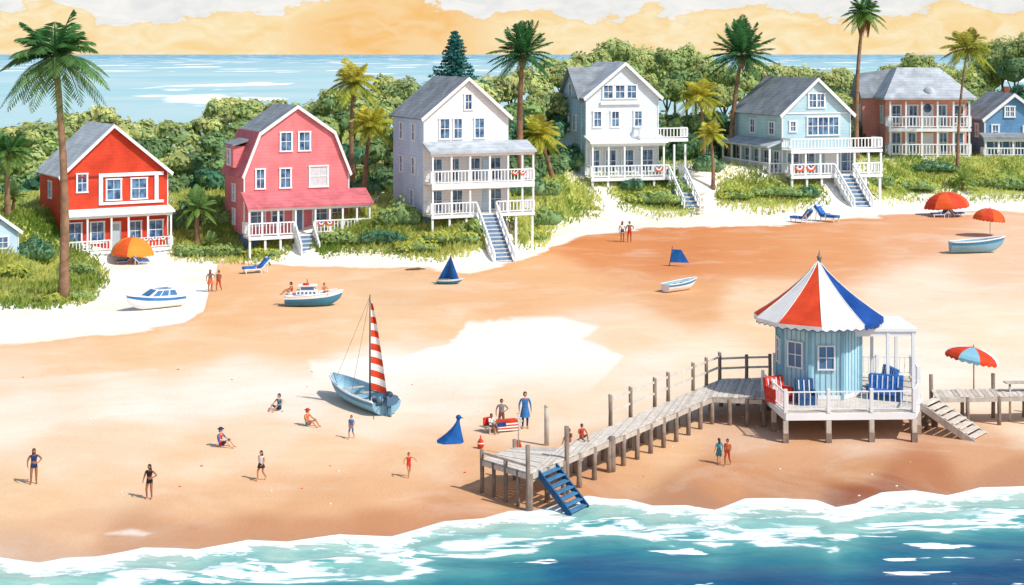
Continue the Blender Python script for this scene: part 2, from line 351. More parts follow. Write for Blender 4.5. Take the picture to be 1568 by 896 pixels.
GR=mat('grey_shingle',(146,153,158),0.8,0.2,0.30,0.05,shingle=4); GRL=mat('light_grey_shingle',(190,197,202),0.8,0.2,0.24,0.05,shingle=4); RBL=mat('blue_shingle',(62,118,168),0.8,0.2,0.2,0.05,shingle=4)
DECK=mat('deck_boards',(216,212,204),0.8,0.1,0.12,0.2)
ORG=mat('orange_bunting',(228,96,60),0.8,0.1,0.2,0.5); NVB=mat('navy_bunting',(60,98,152),0.8,0.1,0.2,0.5)
WOOD=mat('weathered_wood',(210,200,186),0.85,0.1,0.18,1.2,plank=2); DWOOD=mat('dark_piling',(150,132,118),0.9,0.1,0.3,2,plank=3); BWOOD=mat('blue_step_paint',(80,136,174),0.7,0.2,0.2,2)
# ---------------- houses -----------------
def rail(b,p0,p1,h,m=None,gap=5.0,w=1.3):
    m=m or WH; p0=Vector(p0);p1=Vector(p1); L_=(p1-p0).length
    b.beam(p0+Vector((0,0,h)),p1+Vector((0,0,h)),w*1.7,w*1.4,m); b.beam(p0+Vector((0,0,h*.16)),p1+Vector((0,0,h*.16)),w*1.2,w*1.1,m)
    n=max(1,int(L_/gap))
    for i in range(n+1):
        q=p0.lerp(p1,i/n); b.beam(q+Vector((0,0,h*.16)),q+Vector((0,0,h*.98)),w*(1.9 if i in(0,n) else 1),w,m)
def bunting(b,x0,x1,y,z,n=3,r=None):
    w_=(x1-x0)/n
    for i in range(n):
        cx_=x0+w_*(i+.5); R=min(w_*.44,7.5)
        for ring,(ra,rb,m) in enumerate(((0,.34,NVB),(.34,.64,WH),(.64,1.0,ORG))):
            vs=[];K=8
            for j in range(K+1):
                a=math.pi+math.pi*j/K; 
                for rr in (ra,rb): vs.append((cx_+R*rr*math.cos(a),y-.02*ring+.25*math.sin(j*2.3),z+R*1.1*rr*math.sin(a)))
            b.add(vs,[(2*j,2*j+1,2*j+3,2*j+2) for j in range(K)],m)
def window(b,x,z0,w,h,y=0.0,side=False,n=1,glass=None,depth=0):
    g=glass or GLASS; t_=1.6
    def bx(a0,a1,o0,o1,zz0,zz1,m):
        if side: b.box(y-o1,y-o0,a0,a1,zz0,zz1,m)
        else: b.box(a0,a1,y-o1,y-o0,zz0,zz1,m)
    wi=w/n
    bx(x-w/2,x+w/2,0.1,0.5,z0,z0+h,g)
    bx(x-w/2-t_-.4,x+w/2+t_+.4,0.1,2.0,z0-t_-.6,z0,WH); bx(x-w/2-t_-.4,x+w/2+t_+.4,0.1,2.2,z0+h,z0+h+t_+.4,WH)
    for i in range(n+1):
        c=x-w/2+i*wi; bx(c-t_*.6-(t_*.3 if i==0 else 0),c+t_*.6+(t_*.3 if i==n else 0),0.1,1.7,z0,z0+h,WH)
    for i in range(n):
        c=x-w/2+(i+.5)*wi; bx(c-.35,c+.35,0.5,1.1,z0,z0+h,WH)
    bx(x-w/2,x+w/2,0.5,1.25,z0+h*.5-.5,z0+h*.5+.5,WH)
def roofslabs(b,prof,y0,y1,m,t_=3.0,ov=5.0,trim=True):
    n=len(prof)
    pts=[Vector((p[0],0,p[1])) for p in prof]
    d0=(pts[0]-pts[1]).normalized(); d1=(pts[-1]-pts[-2]).normalized()
    ex=[pts[0]+d0*ov]+pts[1:-1]+[pts[-1]+d1*ov]
    top=[]
    for i in range(n):
        nr_=Vector((0,0,0))
        if i>0: d=(ex[i]-ex[i-1]).normalized(); nr_+=Vector((-d.z,0,d.x))
        if i<n-1: d=(ex[i+1]-ex[i]).normalized(); nr_+=Vector((-d.z,0,d.x))
        nr_.normalize(); top.append(ex[i]+nr_*t_)
    for i in range(n-1):
        q=[ex[i]+Vector((0,0,.15)),ex[i+1]+Vector((0,0,.15)),top[i+1],top[i]]
        b.add([(p.x,y0-ov,p.z) for p in q]+[(p.x,y1+ov,p.z) for p in q],[(0,1,2,3),(7,6,5,4),(0,4,5,1),(1,5,6,2),(2,6,7,3),(3,7,4,0)],m)
        if trim:
            q=[ex[i]-Vector((0,0,2.2)),ex[i+1]-Vector((0,0,2.2)),top[i+1]+Vector((0,0,.2)),top[i]+Vector((0,0,.2))]
            b.add([(p.x,y0-ov-1.4,p.z) for p in q]+[(p.x,y0-ov-.05,p.z) for p in q],[(0,1,2,3),(7,6,5,4),(0,4,5,1),(1,5,6,2),(2,6,7,3),(3,7,4,0)],WH)
class House:
    def __init__(s,name,u,v,r):
        s.loc=G(u,v); d=s.loc.y; az=math.atan((u-CU)/F); a=math.radians(r)-az; fac=math.cos(a)-math.tan(az)*math.sin(a)
        s.k=F/d; s.e=empty(name,s.loc,a,(1/(s.k*fac),1/s.k,1/s.k)); s.az=az; s.r=math.radians(r); s.a=a; s.fac=fac
        s.p={n:MB() for n in('walls','roof','windows','porch','stairs','foundation')}
    def D(s,px): return px*math.cos(s.az)/math.sin(s.r)
    def gz(s,x,y): # terrain height (local units) under local x,y
        wx=x/(s.k*s.fac); wy=y/s.k; X=s.loc.x+wx*math.cos(s.a)-wy*math.sin(s.a); Y=s.loc.y+wx*math.sin(s.a)+wy*math.cos(s.a)
        return (hz(X,Y)-s.loc.z)*s.k
    def body(s,x0,x1,D,prof,wall,roof,z0=-4,ov=5):
        poly=[(x0,z0)]+prof+[(x1,z0)]; s.p['walls'].prism(poly,0,D,wall); roofslabs(s.p['roof'],prof,0,D,roof,ov=ov)
        for x in (x0,x1): s.p['walls'].box(x-.8,x+.8,-.9,.9,z0-.1,(prof[0] if x==x0 else prof[-1])[1],WH)
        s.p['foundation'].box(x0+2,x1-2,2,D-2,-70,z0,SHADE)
    def porch(s,x0,x1,dp,zf,zr,posts,railh=20,gaps=(),roof=None,slope=0,sides=True,floor=True):
        b=s.p['porch']
        if floor: b.box(x0,x1,-dp,-.3,zf-3.2,zf,DECK); b.box(x0-.6,x1+.6,-dp-1.2,-dp-.1,zf-4.5,zf+.4,WH)
        if roof:
            q=[(-dp-4,zr),(-.2,zr+slope),(-.2,zr+slope+3),(-dp-4,zr+3)]
            b.add([(x0-3,y,z) for y,z in q]+[(x1+3,y,z) for y,z in q],[(0,1,2,3),(7,6,5,4),(0,4,5,1),(1,5,6,2),(2,6,7,3),(3,7,4,0)],roof)
            b.box(x0-.5,x1+.5,-dp-.5,-dp+2.2,zr-4,zr-.2,WH)
        for x in posts: b.box(x-1.3,x+1.3,-dp+.2,-dp+2.6,zf,zr-3,WH)
        if railh:
            xs=[x0]+[g for gp in gaps for g in gp]+[x1]
            for i in range(0,len(xs),2): rail(b,(xs[i],-dp+1,zf),(xs[i+1],-dp+1,zf),railh)
            if sides:
                rail(b,(x1-.1,-dp+1.3,zf+.07),(x1-.1,-1,zf+.07),railh); rail(b,(x0+.1,-dp+1.3,zf+.07),(x0+.1,-1,zf+.07),railh)
    def stilts(s,x0,x1,dp,zf,n,drop=40,m=None,lat=False):
        for i in range(n):
            x=x0+2+(x1-x0-4)*i/(n-1); s.p['foundation'].box(x-1.5,x+1.5,-dp+1,-dp+4,s.gz(x,-dp)-6,zf-3.2,m or WH)
    def stair(s,x0,x1,dp,zt,drop,run,n=11):
        b=s.p['stairs']; xm=(x0+x1)/2
        for _ in range(30):
            if s.gz(xm,-dp-run)<zt-drop-2: run*=1.04; drop*=1.04
            elif s.gz(xm,-dp-run)>zt-drop+3: run*=.97; drop*=.97
        n=max(5,int(drop/5))
        for i in range(n):
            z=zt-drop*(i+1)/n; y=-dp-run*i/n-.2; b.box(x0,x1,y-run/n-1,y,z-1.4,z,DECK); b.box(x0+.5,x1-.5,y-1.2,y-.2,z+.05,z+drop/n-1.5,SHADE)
        for x in (x0,x1):
            b.beam((x,-dp,zt-4),(x,-dp-run,zt-drop-4),2.2,7,WH)
            b.beam((x,-dp,zt+15),(x,-dp-run,zt-drop+15),2.2,2.6,WH); b.beam((x,-dp,zt+8),(x,-dp-run,zt-drop+8),1.2,1.4,WH)
            for i in range(7):
                q=i/6; b.box(x-1,x+1,-dp-run*q-1,-dp-run*q+1,zt-drop*q-3-(14 if i%2==0 else 0),zt-drop*q+15,WH)
    def win(s,lst,y=0):
        for w_ in lst: window(s.p['windows'],*w_[:4],y=y,n=w_[4] if len(w_)>4 else 1,glass=w_[5] if len(w_)>5 else None)
    def side(s,x,lst):
        for w_ in lst: window(s.p['windows'],*w_[:4],y=x,side=True)
    def done(s):
        for n,b in s.p.items():
            if b.f: b.build(n,s.e)
# red house
h=House('red_beach_house',177,383,17); D=h.D(38)
h.body(-81,81,D,[(-81,118),(-4,190),(81,118)],RED,GRL,ov=7)
h.p['walls'].box(-80,80,-1.2,-.2,112,115,mat('dark_red_trim',(160,45,30),0.7))
h.win([(-51,92,15,26),(-3,78,22,30),(36,78,24,30)]); b=h.p['windows']
b.box(-26,74,-2.6,-.3,112.5,118,WH); b.box(-26,74,-2.6,-.3,70,74,WH); b.box(-26,-20,-2.4,-.3,74.1,112.4,WH); b.box(60,66,-2.4,-.3,74.1,112.4,WH)
h.side(-81,[(D*.5,80,16,24),(D*.5,22,16,26)])
h.porch(-80,82,20,2,56,[-78,-48,-12,14,44,80],16,roof=WH,slope=6,gaps=[(-14,14)])
h.win([(-62,14,20,30),(-28,14,20,30),(30,14,18,28),(62,14,22,28)]); b.box(-8,8,-1.6,-.2,2.1,44,WH); b.box(-5,5,-2.2,-1.7,4,40,mat('pale_blue_door',(190,208,214)))
h.p['porch'].box(-80,82,-18.5,-17.3,-14,-1.4,WH); 
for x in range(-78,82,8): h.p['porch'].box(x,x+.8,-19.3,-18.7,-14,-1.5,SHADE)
bunting(h.p['porch'],34,74,-20.4,18,3); h.stilts(-80,82,20,2,7,34); h.done()
# pink gambrel house
h=House('pink_gambrel_house',455,352,17); D=h.D(34)
h.body(-80,80,D,[(-80,86),(-56,148),(0,188),(56,148),(80,86)],PINK,GR,ov=4)
for sg in (-1,1):
    pts=[(sg*81.8,85.5-4),(sg*56.5,150.5),(sg*58.5,151.5),(sg*85.5,82)]
    h.p['roof'].prism(pts,-3.8,D+4,PINKR)
h.win([(-17,122,17,27),(11,122,17,27),(-56,66,13,28),(-18,66,16,28),(33,66,28,30,1,CURT)])
h.side(-80,[(D*.5,44,15,24),(D*.5,8,13,22)])
dm=h.p['roof']; dm.box(-86,-60,D*.35,D*.75,95,128,PINK); dm.add([(-88,D*.3,128),(-56,D*.3,138),(-56,D*.8,138),(-88,D*.8,128),(-88,D*.3,131),(-56,D*.3,141),(-56,D*.8,141),(-88,D*.8,131)],[(0,3,2,1),(4,5,6,7),(0,1,5,4),(1,2,6,5),(2,3,7,6),(3,0,4,7)],GR)
window(h.p['windows'],D*.55,100,16,22,y=-86,side=True)
h.porch(-82,104,34,-4,38,[-81,-62,-38,-12,18,40,60,82,102],20,roof=PINKR,slope=20,gaps=[(-14,16)])
h.win([(-60,10,22,28),(-30,10,18,28),(35,10,22,28),(62,10,18,28)]); h.p['windows'].box(-8,10,-1.6,-.2,-3,40,WH); h.p['windows'].box(-5,7,-2.2,-1.7,0,36,SHADE)
h.p['porch'].box(86,100,-3,-2,-2,34,WH)
bunting(h.p['porch'],20,46,-34.6,14,2)
h.stair(-12,15,34,-4,44,46); h.stilts(-82,104,34,-4,9,34); h.done()
# white three storey
h=House('white_beach_house',714,325,21); D=h.D(52)
h.body(-64,64,D,[(-64,146),(2,204),(64,146)],WHC,GR,ov=6)
h.p['walls'].box(-65.2,-64.2,1,D-1,-4,145,BLS)  # pale blue skin paints shade onto the white left wall
h.win([(3,158,11,22),(-33,114,15,29),(-13,114,13,29),(20,114,15,29)])
h.side(-65.2,[(D*.3,110,14,24),(D*.7,110,14,24),(D*.3,58,14,24),(D*.7,58,14,24),(D*.35,8,14,24)])
h.porch(-64,92,34,46,92,[-62,-34,-6,24,52,74,91],20,roof=GRL,slope=14)
h.porch(-64,92,34,0,44,[-62,-34,-6,24,52,74,91],18,gaps=[(4,34)])
h.win([(-46,50,18,32),(-18,50,14,32),(12,50,18,32),(44,50,18,32),(-46,4,18,30),(-14,4,16,30),(44,4,20,30)])
for z in (0,46): h.p['windows'].box(25,35,-1.5,-.2,z+.3,z+36,BLS)
h.p['porch'].box(-64,92,-36.4,-35.3,39,47.5,WH); bunting(h.p['porch'],56,80,-35,63,2)
h.stair(4,34,34,0,70,74,15); h.stilts(-64,92,34,0,7,40); h.done()
# white/blue cross-gable house
h=House('ice_blue_cross_gable_house',953,270,20); D=h.D(44)
h.body(-55,55,D,[(-55,122),(3,172),(55,122)],BWC,GRL,ov=6)
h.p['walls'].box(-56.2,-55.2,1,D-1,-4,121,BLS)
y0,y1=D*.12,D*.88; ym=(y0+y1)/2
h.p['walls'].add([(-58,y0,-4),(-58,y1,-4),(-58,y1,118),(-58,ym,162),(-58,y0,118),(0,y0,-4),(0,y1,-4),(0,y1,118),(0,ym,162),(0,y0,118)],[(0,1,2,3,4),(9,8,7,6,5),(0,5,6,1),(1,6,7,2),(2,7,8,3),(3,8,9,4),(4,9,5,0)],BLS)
for ya,yb in ((y0-6,ym),(y1+6,ym)):
    za=113
    h.p['roof'].add([(-64,ya,za),(0,ya,za),(0,yb,163),(-64,yb,163),(-64,ya,za+4),(0,ya,za+4),(0,yb,167),(-64,yb,167)],[(0,3,2,1),(4,5,6,7),(0,1,5,4),(1,2,6,5),(2,3,7,6),(3,0,4,7)],GR)
h.win([(-22,120,15,19),(-4,120,15,19),(14,120,15,19),(-38,77,12,22),(-11,77,12,22),(24,77,12,22)]); h.p['windows'].box(-34,28,-3.5,-2.3,110,116,WH)
h.side(-58,[(D*.5,120,14,20),(D*.35,70,14,22),(D*.65,70,14,22),(D*.35,20,14,22),(D*.65,20,14,22)])
h.porch(-56,56,28,0,52,[-54,-30,-6,20,54],18,roof=WH,slope=8)
h.porch(56.5,88,28,0,52,[70,87],18,gaps=[(62,86)]); h.porch(18,90,28,58,76,[],16)
h.win([(-42,8,14,32),(-18,8,16,32),(8,8,18,32),(38,8,18,32)]); h.stair(62,86,28,0,44,60); h.stilts(-56,88,28,0,7,40)
bunting(h.p['porch'],38,54,-28.6,15,1); h.done()
# pale blue house
h=House('pale_blue_beach_house',1250,266,28); D=h.D(80)
h.body(-52,52,D,[(-52,92),(0,144),(52,92)],BLC,GR,ov=6)
h.p['walls'].box(-48,48,-1.2,-.2,92,94,WH)
h.win([(0,102,24,20,2),(10,60,48,26,3),(-36,66,9,14)])
h.side(-52,[(D*.2,60,18,18),(D*.6,60,16,20)]+[(D*(.1+.2*i),8,18,26) for i in range(5)])
h.porch(-52,86,30,38,60,[],17); h.porch(-52,86,30,0,36,[-50,-30,-8,18,44,66,85],17,gaps=[(14,42)])
h.win([(-36,4,18,28),(-12,4,18,28),(48,4,22,28)]); h.p['windows'].box(12,32,-1.5,-.2,.5,32,WH)
b=h.p['porch']; b.box(-72,-52.3,0,D,-3.2,0,DECK); rail(b,(-71,0,0),(-71,D,0),17); rail(b,(-70.5,0.2,0.1),(-52,0.2,0.1),17)
for i in range(6): b.box(-72.3,-69.7,D*i/5-1.2,D*i/5+1.2,-22,40,WH)
b.add([(-76,-4,40),(-52.2,-4,50),(-52.2,D+4,50),(-76,D+4,40),(-76,-4,43),(-52.2,-4,53),(-52.2,D+4,53),(-76,D+4,43)],[(0,3,2,1),(4,5,6,7),(0,1,5,4),(1,2,6,5),(2,3,7,6),(3,0,4,7)],GRL)
bunting(b,-48,-14,-30.6,14,2)
h.stair(14,42,30,0,50,62,13); h.stilts(-52,86,30,0,7,30); h.done()
# salmon hip roof house
h=House('salmon_hip_roof_house',1420,238,15); D=h.D(38)
b=h.p['walls']; b.box(-64,60,0,D,-4,88,SAL); rf=h.p['roof']
rf.add([(-72,-26,86),(68,-26,86),(68,D+6,86),(-72,D+6,86),(-72,-26,89),(68,-26,89),(68,D+6,89),(-72,D+6,89),(-34,D*.35,134),(32,D*.35,134),(32,D*.55,134),(-34,D*.55,134)],[(0,3,2,1),(0,1,5,4),(1,2,6,5),(2,3,7,6),(3,0,4,7),(4,5,9,8),(5,6,10,9),(6,7,11,10),(7,4,8,11),(8,9,10,11)],GRL)
rf.add([(-92,D*.3,86.3),(-40,D*.3,86.3),(-40,D*.9,86.3),(-92,D*.9,86.3),(-92,D*.6,124),(-30,D*.6,132)],[(0,3,2,1),(0,1,5,4),(2,3,4,5),(3,0,4),(1,2,5)],GR)
b.box(-88,-64,D*.35,D*.85,-4,85.9,SAL)
rf.ell((0,-8,96),(9,10,10),GRL,10,6)
for zf,zr in ((0,40),(42,86)): h.porch(-64,60,22,zf,zr,[-62,-38,-14,10,34,58],18)
h.win([(-48,50,14,26),(48,50,14,26),(-48,4,14,30),(48,4,14,30),(-24,6,12,28),(24,6,12,28)])
for x in (-22,22):
    window(h.p['windows'],x,46,13,30)
h.p['windows'].box(-9,9,-1.5,-.2,42.5,78,WH); h.p['windows'].ell((0,-1.2,72),(7,1,7),GLASS,12,6); h.p['windows'].box(-9,9,-1.5,-.2,.5,34,WH)
h.side(-88,[(D*.5,50,16,24),(D*.5,6,16,24)]); h.side(-64,[(D*.15,50,14,24)])
h.stilts(-64,60,22,0,8,30); h.done()
# blue cottage
h=House('blue_cottage',1546,238,18); D=h.D(40)
h.body(-38,62,D,[(-38,56),(6,92),(62,50)],DBL,GR); h.win([(0,60,14,14,2),(-22,28,10,18),(30,24,18,20,2),(-18,2,12,20),(8,2,16,20,2)])
h.p['roof'].box(12,20,D*.5,D*.5+8,78,104,mat('brick_chimney',(150,90,70)))
h.porch(-44,62,18,0,26,[-42,-22,0,22,44,60],12,roof=GR,slope=6); h.stilts(-44,62,18,0,6,30); h.side(-38,[(D*.3,28,14,18),(D*.7,28,14,18)]); h.done()
# left hut
h=House('blue_roof_beach_hut',-4,390,22); D=h.D(22)
h.body(-40,32,D,[(-40,34),(-6,64),(32,34)],BLS,RBL); h.win([(8,10,16,16),(-20,10,14,16)]); h.done()
# ---------------- foliage -----------------
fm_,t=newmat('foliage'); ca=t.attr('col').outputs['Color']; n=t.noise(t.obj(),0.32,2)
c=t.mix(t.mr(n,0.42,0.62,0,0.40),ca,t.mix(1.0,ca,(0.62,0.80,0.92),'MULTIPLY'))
df=t.n('ShaderNodeBsdfDiffuse'); tr=t.n('ShaderNodeBsdfTranslucent'); t.l(c,df.inputs[0]); t.l(c,tr.inputs[0]); mx=t.n('ShaderNodeMixShader'); mx.inputs[0].default_value=0.38
t.l(df.outputs[0],mx.inputs[1]); t.l(tr.outputs[0],mx.inputs[2]); o=t.n('ShaderNodeOutputMaterial'); t.l(mx.outputs[0],o.inputs[0]); FOL=fm_
BARK=mat('tree_bark',(124,98,76),0.9,0.1,0.3,2)
def unit(n): 
    a=rng.normal(size=(n,3)); return a/np.linalg.norm(a,axis=1,keepdims=True)
class Leaves:
    def __init__(s): s.V=[];s.C=[]
    def blob(s,c,R,n,size,color,var=0.24,up=True,nz=.24,depth=.82):
        d=unit(n); 
        if up: d[:,2]=np.where(d[:,2]<-0.5,-d[:,2],d[:,2])
        lump=1+0.13*np.sin(d[:,0]*6+c[0])+0.12*np.sin(d[:,1]*7+c[1])+0.1*np.sin(d[:,2]*8+c[0]*2)
        p=np.array(c)+d*np.array(R)*(rng.uniform(depth,1.04,n)*lump)[:,None]
        nn=d+rng.normal(size=(n,3))*nz; nn/=np.linalg.norm(nn,axis=1,keepdims=True)
        a=np.cross(nn,unit(n)); a/=np.linalg.norm(a,axis=1,keepdims=True); b=np.cross(nn,a)
        sz=(size*rng.uniform(0.55,1.35,n))[:,None]
        q=np.stack([p-a*sz,p-b*sz*.62,p+a*sz,p+b*sz*.62],1)
        cl=np.sin(p[:,0]*1.1+p[:,2]*1.7)*np.sin(p[:,1]*1.3+p[:,2]*.9)
        f=(1+var*cl+rng.uniform(-var,var,n)*.4)
        col=np.array(color)[None]*f[:,None]
        s.V.append(q.reshape(-1,3)); s.C.append(np.repeat(np.clip(col,0.005,0.85),4,0))
    def tri(s,q,col): s.V.append(q.reshape(-1,3)); s.C.append(col)
    def mesh(s,name,mats=None):
        V=np.concatenate(s.V);Cc=np.concatenate(s.C); return fastmesh(name,V,np.arange(len(V)).reshape(-1,4),mats or [FOL],{'col':Cc})
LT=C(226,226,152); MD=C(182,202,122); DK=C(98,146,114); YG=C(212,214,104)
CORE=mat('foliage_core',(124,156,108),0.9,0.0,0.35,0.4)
HD_u=[-200,177,455,714,953,1250,1420,1700]; HD_d=[G(177,383).y]*2+[G(455,352).y,G(714,325).y,G(953,270).y,G(1250,266).y,G(1420,238).y,G(1420,238).y+4]
TU=[-300,0,60,130,200,290,370,450,520,610,660,740,820,880,930,990,1060,1110,1200,1290,1350,1400,1440,1500,1540,1600,1900]
TV=[190,188,170,150,165,175,132,138,122,108,122,112,92,74,46,66,68,92,84,92,100,72,92,80,40,30,60]
LV=Leaves(); core=MB(); trunk=MB()
def crown(u,vt,rp,d,color,dens=1.0):
    R=rp*d/F; X=(u-CU)*d/F; Z=H-(vt+rp-HV)*d/F
    nb=6
    for i in range(nb):
        if i==0: c=(X,d,Z); r=R*.78
        else:
            a=i*2*math.pi/(nb-1)+random.random(); c=(X+math.cos(a)*R*.6,d+math.sin(a)*R*.5,Z+random.uniform(-.35,.4)*R); r=R*random.uniform(.42,.58)
        f=random.uniform(.85,1.15); cc=(color[0]*f,color[1]*f,color[2]*f)
        LV.blob(c,(r,r,r*.85),int(250*dens*(r/2.2)**1.3)+60,0.29,cc)
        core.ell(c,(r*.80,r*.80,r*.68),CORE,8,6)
    g=hz(X,d); trunk.tube([(X,d,g-.3),(X+random.uniform(-.3,.3),d,(g+Z)/2),(X,d,Z)],[.28,.2,.12],BARK,6)
    for a in (0.6,2.6,4.5): trunk.tube([(X,d,(g+Z*2)/3),(X+math.cos(a)*R*.6,d+math.sin(a)*R*.5,Z+R*.1)],[.12,.05],BARK,5)
def mixc(a,b,q): return tuple(x*(1-q)+y*q for x,y in zip(a,b))
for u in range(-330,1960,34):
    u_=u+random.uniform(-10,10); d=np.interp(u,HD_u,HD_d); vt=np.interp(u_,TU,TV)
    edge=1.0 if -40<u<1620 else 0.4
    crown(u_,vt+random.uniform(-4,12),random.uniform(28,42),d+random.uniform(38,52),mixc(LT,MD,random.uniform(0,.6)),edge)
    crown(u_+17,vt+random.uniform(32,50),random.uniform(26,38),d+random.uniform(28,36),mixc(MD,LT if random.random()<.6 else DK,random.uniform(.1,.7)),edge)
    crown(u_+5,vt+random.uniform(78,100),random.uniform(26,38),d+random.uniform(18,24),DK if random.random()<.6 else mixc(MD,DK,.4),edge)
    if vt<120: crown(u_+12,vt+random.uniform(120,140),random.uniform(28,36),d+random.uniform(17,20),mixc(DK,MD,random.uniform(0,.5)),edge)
for _ in range(16):
    u=random.uniform(255,310); v=random.uniform(195,245); d=np.interp(u,HD_u,HD_d)+14; LV.blob(((u-CU)*d/F,d,H-(v-HV)*d/F),(.12,.12,.12),4,.13,(.7,.7,.65),.05)
bt=empty('background_trees'); 
for nm,ob in (('leaves',LV.mesh('leaves')),('inner_foliage',core.build('inner_foliage')),('trunks',trunk.build('trunks'))): ob.parent=bt
# shrubs near houses
def shrub(name,u,v,wpx,hpx,color,n=500):
    g=G(u,v); k=F/g.y; L_=Leaves(); w_=wpx/k/2; hh=hpx/k; m=MB()
    for i in range(5):
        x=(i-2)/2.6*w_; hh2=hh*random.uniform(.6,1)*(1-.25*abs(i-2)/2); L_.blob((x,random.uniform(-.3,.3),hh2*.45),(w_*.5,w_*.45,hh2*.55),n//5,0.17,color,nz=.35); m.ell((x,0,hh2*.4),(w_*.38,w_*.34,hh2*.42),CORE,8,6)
    e=empty(name,g); L_.mesh('leaves').parent=e; m.build('leaf_core',e)  # solid ellipsoids added inside the leaves to close gaps
for a in [(52,398,54,40,DK),(15,425,60,26,YG),(120,420,50,24,MD),(75,462,44,14,YG),(122,460,40,16,MD),(300,392,60,26,MD),(350,392,50,22,MD),(400,392,50,18,YG),(520,372,50,24,MD),(612,345,60,48,MD),(585,372,60,30,DK),(640,385,60,24,YG),(690,372,80,30,YG),(722,360,30,30,MD),(800,300,60,40,DK),(830,300,50,36,MD),(820,345,70,34,MD),(815,368,40,20,YG),(968,292,30,28,DK),(1000,312,80,30,YG),(1040,300,30,36,MD),(1125,305,50,24,YG),(1190,300,70,20,MD),(1235,302,30,20,DK),(1345,285,40,26,MD),(1395,290,70,22,YG),(1510,285,50,26,YG),(1550,290,60,26,MD),(1430,262,60,20,DK),(280,350,50,50,DK),(330,345,40,30,MD),(560,300,40,44,DK),(1085,262,40,36,DK)]: shrub('coastal_shrub',*a)
# dune grass
N_=100000
U=rng.uniform(-150,1720,N_); V=rng.uniform(235,475,N_)
gx=vegd(U,V); keep=(gx>-7+rng.uniform(-6,3,N_)); keep&=~((V<np.interp(U,BLU,BLV)-25))
U=U[keep];V=V[keep]
lo=np.full(U.shape,90.0);hi=np.full(U.shape,285.0)
for _ in range(22):
    m_=(lo+hi)/2; f=(H-(V-HV)*m_/F)-height((U-CU)*m_/F,m_); lo=np.where(f>0,m_,lo);hi=np.where(f>0,hi,m_)
X=(U-CU)*lo/F;Y=lo;Z=height(X,Y)
n=len(X); tuft=vnoise(X,Y,0.9)
hh=rng.uniform(.18,.6,n)*(1+.5*tuft); a=rng.uniform(0,2*math.pi,n); lean=rng.uniform(.2,.8,n)*hh; w_=rng.uniform(.04,.10,n)
P0=np.stack([X,Y,Z-.03],1); dirv=np.stack([np.cos(a),np.sin(a)*.6,np.zeros(n)],1); px=np.stack([np.ones(n),np.zeros(n),np.zeros(n)],1)
P1=P0+dirv*(lean*.4)[:,None]+np.stack([0*X,0*X,hh*.6],1); P2=P0+dirv*lean[:,None]+np.stack([0*X,0*X,hh],1)
q=np.stack([P0-px*w_[:,None],P0+px*w_[:,None],P2,P1-px*w_[:,None]*.9],1)
mixf=np.clip(.5+.7*vnoise(X+9,Y,0.35)+rng.normal(size=n)*.2,0,1)[:,None]
cg=np.array(C(124,152,62))*(1-mixf)+np.array(C(232,228,128))*mixf
LV=Leaves(); LV.tri(q,np.repeat(cg,4,0)); LV.mesh('dune_grass')
